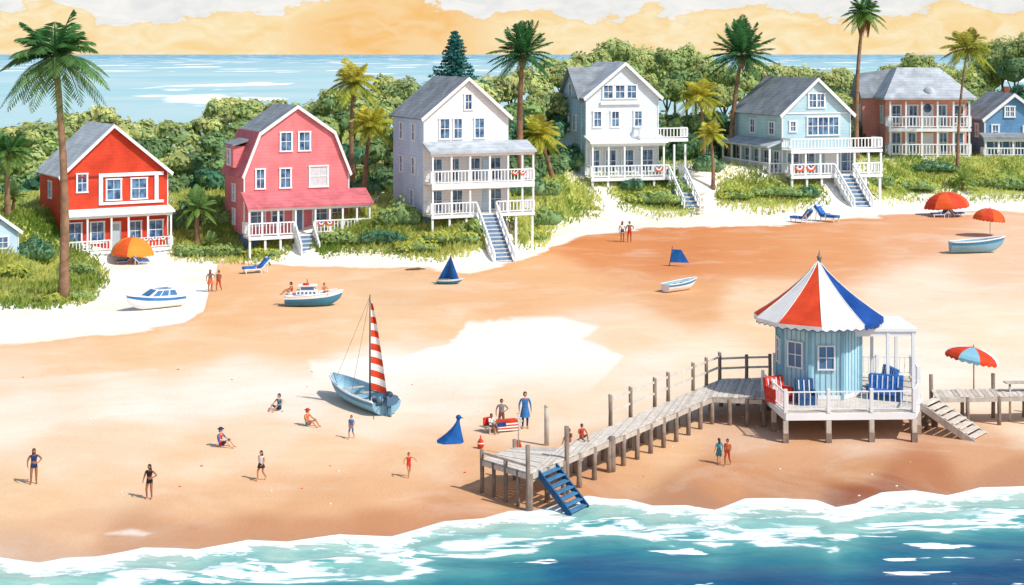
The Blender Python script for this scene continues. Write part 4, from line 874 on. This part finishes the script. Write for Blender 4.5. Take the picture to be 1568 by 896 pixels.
def person(name,u,v,hpx,rot,pose,outfit,skin=SK,hair=HB,longh=False,skirt=None,hat=None,loc=None,lift=0):
    J=POSES[pose]; vs,fs,tags=bodymesh(pose,J); b=MB()
    b.v=list(vs)
    for f,tg in zip(fs,tags):
        b.smooth.add(len(b.f)); b.f.append(list(f)); b.m.append(b.mi(outfit.get(tg,skin)))
    hc=Vector(J['neck'])+Vector((0,-.025,.15))
    b.ell(hc,(.078,.094,.118),skin,14,10); b.ell(hc+Vector((0,-.02,-.07)),(.052,.07,.05),skin,10,6)
    b.ell(hc+Vector((0,.018,.03)),(.088,.098,.108),hair,14,8,zmin=-.25); 
    b.ell(hc+Vector((0,.06,-.03)),(.076,.05,.1),hair,10,8)
    if longh: b.ell(hc+Vector((0,.08,-.14)),(.085,.05,.18),hair,10,8)
    for s_ in (-1,1):
        b.ell(hc+Vector((s_*.03,-.084,.0)),(.013,.008,.008),EYE,6,4); b.ell(hc+Vector((s_*.03,-.091,.0)),(.006,.004,.006),PUP,6,4); b.ell(hc+Vector((s_*.08,.0,-.01)),(.012,.022,.03),skin,6,5)
        b.ell(hc+Vector((s_*.03,-.086,.02)),(.016,.006,.004),hair,6,4)
    b.add([hc+Vector((0,-.088,.0)),hc+Vector((-.013,-.088,-.035)),hc+Vector((.013,-.088,-.035)),hc+Vector((0,-.115,-.032))],[(0,1,3),(0,3,2),(1,2,3),(0,2,1)],skin)
    b.ell(hc+Vector((0,-.084,-.058)),(.022,.008,.007),LIP,6,4)
    if hat: b.ell(hc+Vector((0,.01,.07)),(.1,.105,.09),hat,12,6,zmin=-.1); b.tube([hc+Vector((0,.01,.055)),hc+Vector((0,.01,.065))],[.17,.16],hat,14)
    for sd_ in 'LR':
        w=Vector(J['wr'+sd_]);h_=Vector(J['ha'+sd_]); d=(h_-w).normalized(); s_=-1 if sd_=='L' else 1
        fw=Vector((0,-1,0)); fw=(fw-d*fw.dot(d)); fw=fw.normalized() if fw.length>.1 else Vector((1,0,0)); inn=Vector((-s_,0,0))
        for i,l in enumerate((.065,.078,.073,.055)):
            r0=h_+fw*(.026-.0175*i)+d*.012; m=r0+d*l*.5+inn*.004; tp=r0+d*l*.9+inn*.03; b.tube([r0,m,tp],[.0095,.0085,.006],skin,5)
        r0=w.lerp(h_,.5)+fw*.022; b.tube([r0,r0+fw*.028+d*.02,r0+fw*.036+d*.052],[.012,.0105,.007],skin,5)
    if skirt:
        p=Vector(J['pelvis']); n=14; m,ln=skirt; vs2=[]
        for i in range(n):
            a=i*2*math.pi/n
            vs2.append(p+Vector((math.cos(a)*.15,math.sin(a)*.125,.07)))
        for i in range(n):
            a=i*2*math.pi/n; q=1+.06*math.cos(a*4); vs2.append(p+Vector((math.cos(a)*.215*q,math.sin(a)*.2*q,-ln)))
        b.add(vs2,[(i,(i+1)%n,n+(i+1)%n,n+i) for i in range(n)],m,True)
    o=b.build(name); g=loc if loc is not None else G(u,v); k=F/g.y
    full={'sit':.98,'bench':1.33}.get(pose,1.74)
    s_=hpx/k/full
    place(o,g+Vector((0,0,lift)),math.radians(rot),(s_*1.1,s_*1.1,s_)); return o
P_=person
P_('woman',52,741,54,20,'arms',{'torso':cNV,'pelvis':cNV},SK2,HK,True)
P_('woman',229,764,53,-15,'arms',{'torso':cBK,'pelvis':cBK},SK2,HK,True)
P_('woman',400,736,46,-25,'walk',{'torso':cWH,'pelvis':cNV,'belly':cWH},SK,HK,True,skirt=(cBK,.16))
P_('child',626,731,38,25,'wave',{'torso':cRD,'pelvis':cRD,'belly':cRD},SK,HB)
P_('child',538,672,36,-15,'walk',{'torso':cBL,'belly':cBL,'pelvis':cOR,'thigh':cBL},SK,HK)
P_('seated_child',428,628,26,-30,'sit',{'torso':cTL,'belly':cTL,'pelvis':cNV,'thigh':cNV},SK,HK)
P_('seated_child',470,652,27,60,'sit',{'torso':cOR,'pelvis':cTL},SK,HB,hat=cRD)
P_('seated_child',337,684,30,70,'sit',{'torso':cRD,'belly':cBL,'pelvis':cRD,'upper':cBL,'thigh':cNV},SK3,HK,hat=cNV)
P_('woman',322,447,34,20,'arms',{'torso':cBR,'pelvis':cOR},SK2,HK,True,skirt=(cOR,.3))
P_('man',335,446,32,-15,'walk',{'pelvis':cRD,'thigh':cRD},SK2,HK)
P_('woman',953,371,32,15,'stand',{'torso':cWH,'pelvis':cNV},SK2,HK,True)
P_('man',964,371,32,-10,'arms',{'pelvis':cRD,'thigh':cRD},SK2,HK)
P_('woman',1101,710,39,-160,'stand',{'torso':cTL,'belly':cTL,'pelvis':cTL,'thigh':cTL,'upper':cTL},SK3,HB,True,skirt=(cTL,.35))
P_('man',1114,713,41,-25,'walk',{'pelvis':cRD,'thigh':cRD,'torso':cOR},SK2,HK)
P_('man',804,656,56,10,'stand',{'torso':cBL,'belly':cBL,'pelvis':cBL,'thigh':cNV,'shin':cNV,'upper':cBL,'fore':cBL},SK,HB,skirt=(cBL,.38))
P_('man',768,658,47,0,'arms',{'torso':cGY,'belly':cGY,'pelvis':cBR,'thigh':cBR,'upper':cGY,'shin':cBR},SK2,HK)
g=G(775,660); b=MB(); 
for x in (-.6,.6):
    for y in (-.2,.2): b.box(x-.04,x+.04,y-.04,y+.04,-.1,.448,WOOD)
b.box(-.75,.75,-.25,.25,.45,.52,WOOD)
for i in range(6):
    b.box(-.55,.5,-.285-.002*i,-.27,.5-.07*(i+1)+.004,.5-.07*i,RF['r'] if i%2==0 else RF['w'])
b.box(-.56,-.1,-.315,-.30,.3,.49,RF['b']); b.box(-.55,.5,-.28,.22,.522,.54,RF['r']); o=b.build('flag_draped_bench'); place(o,g,math.radians(18),1.0)
P_('seated_man',753,0,30,40,'bench',{'torso':cWH,'belly':cWH,'pelvis':cBR,'thigh':cBR,'upper':cWH},SK2,HK,loc=G(752,663))
b=MB(); b.box(-.28,.28,-.22,.25,.28,.34,WOOD)
for x in(-.24,.24):
    for y in(-.18,.2): b.beam((x,y,-.05),(x*.8,y*.8,.278),.05,.05,WOOD)
b.box(-.28,.28,.252,.30,.34,.75,cRD); o=b.build('beach_stool'); place(o,G(752,663),math.radians(40),.95)
P_('seated_child',0,0,24,20,'sit',{'torso':cRD,'pelvis':cRD,'belly':cRD},SK2,HK,loc=Vector((3.0,67.5,ZD))); 
P_('seated_child',0,0,22,-30,'sit',{'torso':cBR,'pelvis':cRD,'belly':cRD},SK2,HK,loc=Vector((2.45,66.9,ZD)))
def oar(u,v,hpx):
    g=G(u,v);k=F/g.y;h_=hpx/k;b=MB(); b.tube([(0,0,.2),(0,0,h_)],[.035,.03],WOOD,7); b.tube([(-.08,0,h_),(.08,0,h_)],.03,WOOD,6)
    b.add([(-.05,-.02,.75),(.05,-.02,.75),(.14,-.02,.45),(.13,-.02,.05),(0,-.02,-.06),(-.13,-.02,.05),(-.14,-.02,.45),(-.05,.02,.75),(.05,.02,.75),(.14,.02,.45),(.13,.02,.05),(0,.02,-.06),(-.13,.02,.05),(-.14,.02,.45)],[(0,1,2,3,4,5,6),(13,12,11,10,9,8,7)]+[(i,(i+1)%7,7+(i+1)%7,7+i) for i in range(7)],RF['r']); place(b.build('oar'),g)
oar(794,699,66)
def buoy(u,v,hpx):
    g=G(u,v);k=F/g.y;b=MB(); b.tube([(0,0,0),(0,0,.12),(0,0,.35),(0,0,.55),(0,0,.62),(0,0,.8)],[.08,.2,.22,.12,.05,.04],RF['r'],10); b.tube([(0,0,.3),(0,0,.38)],.225,RF['w'],10); place(b.build('marker_buoy'),g,0,hpx/k/.8)
buoy(736,687,20)
# ---------------- umbrellas, chairs -----------------
def umbrella(u,v,dpx,hpx,cols,tilt=0,loc=None,sag=.32):
    g=loc or G(u,v);k=F/g.y; R=dpx/k/2; h_=hpx/k; b=MB(); b.tube([(0,0,-.3),(0,0,h_)],.035,WOOD,7); rot=Matrix.Rotation(tilt,3,'Y'); n=8
    top=Vector((0,0,h_))
    def P(t_,a,s_=0): return top+rot@Vector((R*math.sin(t_*1.35)/math.sin(1.35)*math.cos(a)*(1-s_*.06*t_),R*math.sin(t_*1.35)/math.sin(1.35)*math.sin(a)*(1-s_*.06*t_),-R*sag*2*(1-math.cos(t_*1.35))/ (1-math.cos(1.35))*.9))
    for i in range(n):
        for s_ in range(3):
            a0=2*math.pi*(i+s_/3)/n;a1=2*math.pi*(i+(s_+1)/3)/n; f0,f1=math.sin(math.pi*s_/3),math.sin(math.pi*(s_+1)/3)
            for j in range(5):
                b.add([P(j/5,a0,f0),P(j/5,a1,f1),P((j+1)/5,a1,f1),P((j+1)/5,a0,f0)],[(0,1,2,3)],cols[i%len(cols)],True)
            A,B=P(1,a0,f0),P(1,a1,f1); b.add([A,B,B-Vector((0,0,.12)),(A+B)/2-Vector((0,0,.2)),A-Vector((0,0,.12))],[(0,1,2,3,4)],cols[i%len(cols)])
        a=2*math.pi*i/n; b.tube([P(.1,a)-Vector((0,0,.03)),P(.6,a)-Vector((0,0,.03)),P(1,a)-Vector((0,0,.03))],.015,WOOD,4)
    b.ell(top+Vector((0,0,.06)),(.05,.05,.1),WOOD,6,5); place(b.build('beach_umbrella'),g)
UO=mat('umbrella_orange',(246,148,56),.75,.1,.12,.8); UO2=mat('umbrella_deep_orange',(234,98,46),.75,.1,.15,.8); UR=mat('umbrella_red',(216,74,46),.75,.1,.15,.8)
umbrella(204,402,66,39,[UO,UO2,UO,UO],.05,sag=.40); umbrella(1448,331,70,37,[UR,UO2],-.08,sag=.34); umbrella(1516,361,50,42,[UO2,UR],.1,sag=.36)
umbrella(0,0,84,60,[RF['r'],KT,RF['r'],RF['w']],.18,loc=PZ(1491,592,ZD),sag=.2)
def lounger(u,v,wpx,rot,m,loc=None,name='beach_lounger'):
    g=loc or G(u,v);k=F/g.y;b=MB()
    for s_ in (-.3,.3):
        b.beam((-.9,s_,.3),(.35,s_,.3),.05,.06,WH); b.beam((.3,s_,.3),(.95,s_,.95),.05,.06,WH)
        for x in (-.8,.3): b.beam((x,s_,-.03),(x,s_,.3),.05,.05,WH)
        b.beam((.75,s_,.0),(.7,s_,.7),.04,.04,WH); b.beam((-.1,s_,.52),(.5,s_,.52),.06,.04,m); b.beam((-.08,s_,.3),(-.08,s_,.52),.04,.04,WH)
    b.add([(-.95,-.27,.32),(.3,-.27,.32),(.3,.27,.32),(-.95,.27,.32),(-.95,-.27,.48),(.28,-.27,.48),(.28,.27,.48),(-.95,.27,.48)],[(0,3,2,1),(4,5,6,7),(0,1,5,4),(1,2,6,5),(2,3,7,6),(3,0,4,7)],m)
    b.add([(.3,-.27,.325),(.98,-.27,1.0),(.98,.27,1.0),(.3,.27,.325),(.25,-.27,.49),(.84,-.27,1.16),(.84,.27,1.16),(.25,.27,.49)],[(0,3,2,1),(4,5,6,7),(0,1,5,4),(1,2,6,5),(2,3,7,6),(3,0,4,7)],m)
    b.ell((.78,0,1.06),(.1,.24,.08),WH,8,5); place(b.build(name),g,math.radians(rot),wpx/k/1.95)
lounger(392,418,42,25,PB); lounger(190,404,24,15,NV); lounger(216,405,24,-160,PB); lounger(1227,341,38,-50,PB); lounger(1266,339,42,132,PB); lounger(1440,333,30,10,NV); lounger(1463,332,28,-165,PB)
# ---------------- boats -----------------
def hull(b,L_,W,Hh,mo,mi_,open_=True,rake=.12,bowf=.55,stern=.8,deckm=None,stripe=None):
    n=16; secs=[]
    for i in range(n+1):
        t_=i/n; x=-L_/2+L_*t_; w=W/2*(stern+(1-stern)*math.sin(min(1,t_/.4)*math.pi/2)) if t_<.4 else W/2*math.cos((t_-.4)/.6*math.pi/2)**bowf
        w=max(w,.012*W); sh=Hh*(.82+.35*t_*t_); kz=Hh*.55*max(0,(t_-.7)/.3)**2; xo=x
        prof=[]
        for j in range(7):
            q=j/6; yy=w*math.sin(q*math.pi/2)**.75; zz=kz+(sh-kz)*(q**1.7); prof.append((xo+rake*L_*(q)*(t_**3),yy,zz))
        secs.append(prof)
    for sgn in (-1,1):
        for i in range(n):
            for j in range(6):
                q=[secs[i][j],secs[i+1][j],secs[i+1][j+1],secs[i][j+1]]
                b.add([(p[0],p[1]*sgn,p[2]) for p in q],[(0,1,2,3)],stripe if (stripe and j==5) else mo,True)
                if open_:
                    b.add([(p[0]*.96,p[1]*.9*sgn,max(p[2],Hh*.2)+.004) for p in q],[(3,2,1,0)],mi_,True)
        b.tube([(s_[6][0],s_[6][1]*sgn*.97,s_[6][2]+.01) for s_ in secs],.028*Hh/.6+.008,WH,5)
        if not open_:
            for i in range(n):
                a,c=secs[i][6],secs[i+1][6]; b.add([(a[0],0,a[2]+.03),(c[0],0,c[2]+.03),(c[0],c[1]*sgn,c[2]-.005),(a[0],a[1]*sgn,a[2]-.005)],[(0,1,2,3)],deckm or mi_)
    st=secs[0]; b.add([(p[0],p[1],p[2]) for p in st]+[(p[0],-p[1],p[2]) for p in st[::-1]],[tuple(range(14))],mo)
    if open_:
        for t_ in (.22,.5,.72):
            s_=secs[int(t_*n)]; b.box(s_[6][0]-.12,s_[6][0]+.12,-s_[6][1]*.9,s_[6][1]*.9,s_[6][2]*.72,s_[6][2]*.72+.04,WOOD)
    return secs
BH=mat('boat_pale_blue',(132,180,202),.5,.4,.12,.8); BI=mat('boat_inner_blue',(162,198,212),.6,.3,.2,1.2); BD=mat('boat_teal',(58,130,164),.5,.4,.15,.8); BW=mat('boat_white',(244,246,246),.4,.4,.04,.8); MET=mat('outboard_metal',(80,118,146),.4,.5,.2,3); DKM=mat('dark_gear',(52,62,76),.5,.4,.2,3)
A=PZ(508,574,.95); S=G(592,636); g=Vector(((A.x+S.x)/2,(A.y+S.y)/2,0)); g.z=hz(g.x,g.y); dv=Vector((A.x-S.x,A.y-S.y,0)); Lb=min(dv.length,5.6); ang=math.atan2(dv.y,dv.x)
e=empty('sailing_dinghy',(S+dv.normalized()*Lb/2),ang); b=MB(); hull(b,Lb,2.0,.85,BH,BI,stripe=BD); b.build('hull',e)
b=MB(); x0=-Lb/2
b.box(x0-.45,x0-.02,-.2,.2,.55,1.05,MET); b.ell((x0-.25,0,1.08),(.26,.2,.16),DKM,10,6); b.beam((x0-.25,0,.55),(x0-.3,0,.05),.12,.18,MET); b.ell((x0-.32,0,.06),(.2,.09,.07),MET,8,5); b.box(x0-.1,x0+.35,-.6,-.25,.6,.9,MET); b.box(x0,x0+.4,.25,.6,.5,.85,DKM)
b.tube([(x0+.1,0,.95),(x0-1.1,.7,.75)],.025,DKM,5); b.ell((x0-.1,.45,.85),(.16,.16,.18),MET,8,6); b.build('outboard_motor',e)
b=MB(); mb=-Lb*.17; hm=158/(F/g.y)+.35; b.tube([(mb,0,.2),(mb,0,hm*.5),(mb,0,hm+.1)],[.05,.045,.025],DKM,7)
ca_,sa_=math.cos(-ang),math.sin(-ang); tr_=lambda x,y,z:(mb+ca_*x-sa_*y,sa_*x+ca_*y,z)
z0,z1=.95,hm-.35; n=26
for i in range(n):
    q0,q1=i/n,(i+1)/n
    def ed(q): wd=(1-q)**.8*.74+.04; return (.05,.09+wd)
    l0,r0=ed(q0);l1,r1=ed(q1); mm=RF['r'] if (i//2)%2==0 else RF['w']
    zz0=z0+(z1-z0)*q0; zz1=z0+(z1-z0)*q1; sk=-.30
    cols_=5; pr=[]
    for j in range(cols_+1):
        s_=j/cols_; pr.append((tr_(l0+(r0-l0)*s_,.12*math.sin(s_*math.pi),zz0+sk*s_*(1-q0)),tr_(l1+(r1-l1)*s_,.12*math.sin(s_*math.pi),zz1+sk*s_*(1-q1))))
    for j in range(cols_): b.add([pr[j][0],pr[j+1][0],pr[j+1][1],pr[j][1]],[(0,1,2,3)],mm,True)
b.tube([tr_(0,0,.9),tr_(.95,0,.68)],.03,DKM,5)
for q in ((Lb*.52,0,.95),(-Lb*.1,.85,.75),(-Lb*.1,-.85,.75)): b.tube([(mb,0,hm),q],.009,DKM,4)
b.build('mast_and_sail',e)
def gb(u,v,wpx,rot):
    g=G(u,v); k=F/g.y; return g,wpx/k
# cabin boat
g,L_=gb(478,469,90,0); e=empty('cabin_boat',g,math.radians(4)); b=MB(); hull(b,L_*.92,L_*.34,L_*.23,BD,BW,open_=False,stripe=BW,rake=.07); b.build('hull',e); s_=L_/6; zb=1.25*s_
b=MB(); b.box(-1.6*s_,.6*s_,-.6*s_,.6*s_,zb,zb+.42*s_,BW); b.box(-1.2*s_,.3*s_,-.5*s_,.5*s_,zb+.42*s_,zb+.85*s_,BW); b.box(-1.1*s_,.2*s_,-.53*s_,-.501*s_,zb+.5*s_,zb+.76*s_,GLASS); b.box(.301*s_,.34*s_,-.42*s_,.42*s_,zb+.5*s_,zb+.78*s_,GLASS); b.box(-1.4*s_,.5*s_,-.62*s_,.62*s_,zb+.86*s_,zb+.94*s_,WH)
for i in range(5): b.box((-1.45+i*.4)*s_,(-1.25+i*.4)*s_,-.63*s_,-.601*s_,zb+.1*s_,zb+.3*s_,GLASS)
b.tube([(-.5*s_,0,zb+.94*s_),(-.5*s_,0,zb+1.5*s_)],.03,DKM,5); b.tube([(-.9*s_,-.3*s_,zb+1.02*s_),(-.3*s_,-.3*s_,zb+1.02*s_)],.07*s_*2,cRD,7); rail(b,(.8*s_,-.5*s_,zb+.02),(2.5*s_,-.2*s_,zb+.2*s_),.35*s_,WH,.5,.03); b.build('cabin',e)
P_('passenger',0,0,20,-80,'sit',{'torso':cRD,'belly':cRD,'pelvis':cWH},SK,HK,loc=g+Vector((-2.1*s_,0,zb-.05))); P_('passenger',0,0,17,40,'sit',{'torso':cOR,'belly':cOR,'pelvis':cWH},SK,HB,loc=g+Vector((1.2*s_,.1,zb)))
# speed boat far left
g,L_=gb(238,472,76,0); e=empty('motor_boat',g,math.radians(220)); b=MB(); hull(b,L_*1.15,L_*.55,L_*.27,BW,BW,open_=False,stripe=mat('boat_stripe_blue',(64,128,188)),rake=.05,bowf=.7); b.build('hull',e); s_=L_/5
b=MB(); zc=1.12*s_
b.add([(-2.3*s_,-1.0*s_,zc),(1.3*s_,-.85*s_,zc+.1*s_),(1.3*s_,.85*s_,zc+.1*s_),(-2.3*s_,1.0*s_,zc),(-1.9*s_,-.74*s_,zc+.75*s_),(.1*s_,-.66*s_,zc+.8*s_),(.1*s_,.66*s_,zc+.8*s_),(-1.9*s_,.74*s_,zc+.75*s_)],[(0,3,2,1),(4,5,6,7),(2,3,7,6),(3,0,4,7),(0,1,5,4),(1,2,6,5)],BW)
TB=mat('tinted_blue',(70,124,176),.2,.5)
def lp(a,b_,q): return tuple(x+(y-x)*q for x,y in zip(a,b_))
def pane(c4,off,q0,q1,r0=.18,r1=.85):
    a,b_,c_,d_=c4; P00=lp(lp(a,b_,q0),lp(d_,c_,q0),r0);P10=lp(lp(a,b_,q1),lp(d_,c_,q1),r0);P11=lp(lp(a,b_,q1),lp(d_,c_,q1),r1);P01=lp(lp(a,b_,q0),lp(d_,c_,q0),r1)
    b.add([tuple(x+o_ for x,o_ in zip(p,off)) for p in (P00,P10,P11,P01)],[(0,1,2,3)],TB)
for sg in (-1,1):
    c4=[(-2.3*s_,sg*1.0*s_,zc),(1.3*s_,sg*.85*s_,zc+.1*s_),(.1*s_,sg*.66*s_,zc+.8*s_),(-1.9*s_,sg*.74*s_,zc+.75*s_)]
    for q0 in (.08,.38,.66): pane(c4,(0,sg*.03,.02),q0,q0+.24)
pane([(1.3*s_,-.85*s_,zc+.1*s_),(1.3*s_,.85*s_,zc+.1*s_),(.1*s_,.66*s_,zc+.8*s_),(.1*s_,-.66*s_,zc+.8*s_)],(.03,0,.03),.06,.94,.1,.92)
for yy in (-.35,.35): b.box(-1.6*s_,-.2*s_,(yy-.08)*s_,(yy+.08)*s_,zc+.80*s_,zc+.84*s_,TB)
b.build('cabin',e)
SB=mat('sail_blue',(30,94,164),.75,.1,.25,1.2)
def sail(b,pts,m,bul=.15,n=8,s_=1):
    A,B_,C_=[Vector(p) for p in pts]; nr=(B_-A).cross(C_-A).normalized()
    for i in range(n):
        for j in range(n-i):
            def q(i_,j_):
                a_,b_=i_/n,j_/n; c_=1-a_-b_; return A*c_+B_*a_+C_*b_+nr*bul*(a_*c_*4)*s_
            b.add([q(i,j),q(i+1,j),q(i,j+1)],[(0,1,2)],m,True)
            if j<n-i-1: b.add([q(i+1,j),q(i+1,j+1),q(i,j+1)],[(0,1,2)],m,True)
g,L_=gb(687,435,38,0); e=empty('small_sailboat',g,math.radians(-12)); b=MB(); hull(b,L_*.95,L_*.4,L_*.2,BD,BI,stripe=BW); b.build('hull',e); s_=L_/2.4; b=MB()
b.tube([(.2*s_,0,.2*s_),(.2*s_,0,2.8*s_)],.03,DKM,6)
sail(b,[(.22*s_,0,.45*s_),(1.0*s_,.1*s_,.5*s_),(.22*s_,0,2.7*s_)],SB,s_=s_); sail(b,[(.16*s_,0,.5*s_),(-1.05*s_,0,.45*s_),(.17*s_,0,2.7*s_)],SB,.3,s_=s_); b.build('mast_and_sail',e)
g,L_=gb(1040,445,54,0); e=empty('rowing_boat',g,math.radians(38)); b=MB(); hull(b,L_*1.1,L_*.46,L_*.27,BW,BI,stripe=BD); b.build('hull',e)
g=G(1037,408); b=MB(); b.tube([(-.7,0,-.2),(-.4,0,1.7)],.035,DKM,6); sail(b,[(-.6,0,.35),(1.0,0,.3),(.35,.1,1.4)],SB,.1); sail(b,[(-.6,0,.35),(.35,.1,1.4),(-.45,0,1.45)],SB,.03); o=b.build('windsurf_sail'); place(o,g,0)
g,L_=gb(1494,387,86,0); e=empty('rowing_boat',g,math.radians(6)); b=MB(); hull(b,L_*.94,L_*.34,L_*.24,BH,BI,stripe=BD,rake=.08,stern=.5); b.build('hull',e)
# blue beach tent
g=G(697,677); k=F/g.y; b=MB(); n=10; Ht=36/k; 
for i in range(n):
    a0,a1=2*math.pi*i/n,2*math.pi*(i+1)/n
    def q(t_,a,i_): r_=(.06+.62*t_**1.5)*(1+.12*math.sin(i_*2.1)); return (r_*math.cos(a)-.28*t_**2+.15*(1-t_),r_*math.sin(a)*.8,Ht*(1-t_))
    for j in range(6): b.add([q(j/6,a0,i),q(j/6,a1,(i+1)%n),q((j+1)/6,a1,(i+1)%n),q((j+1)/6,a0,i)],[(0,1,2,3)],SB,True)
b.ell((.16,0,Ht+.06),(.13,.11,.12),SB,10,7); b.tube([(.25,0,Ht+.06),(.38,0,Ht+.02)],[.04,.01],DKM,5); b.tube([(.14,0,-.1),(.15,0,Ht)],.03,WOOD,5); place(b.build('beach_tent'),g)
b=MB()
for i in range(9):
    g=G(1066+random.uniform(-3,3)+i*.6,296+i*4); b.prismz([(g.x+math.cos(a)*random.uniform(.55,.95),g.y+math.sin(a)*random.uniform(.6,1.0)) for a in [j*math.pi/4 for j in range(8)]],g.z-.1,g.z+.09,mat('path_stone',(220,206,190),.9,.1,.2,1))
b.build('stone_path')
b=MB()
for u,v in ((632,414),(640,413)): g=G(u,v); b.tube([g+Vector((-.6,0,.05)),g+Vector((0,.1,.1)),g+Vector((.6,0,.06))],[.06,.09,.04],BARK,6)
for _ in range(60):
    u=random.uniform(30,1540); v=random.uniform(560,800)
    if v>np.interp(u,SU,SV)-12: continue
    g=G(u,v); r=random.uniform(.025,.06); b.ell(g+Vector((0,0,r*.3)),(r*1.4,r,r*.6),CREAM if random.random()<.7 else UO2,6,4)
b.build('shells_and_driftwood')
print('faces',sum(len(o.data.polygons) for o in sc.objects if o.type=='MESH'))
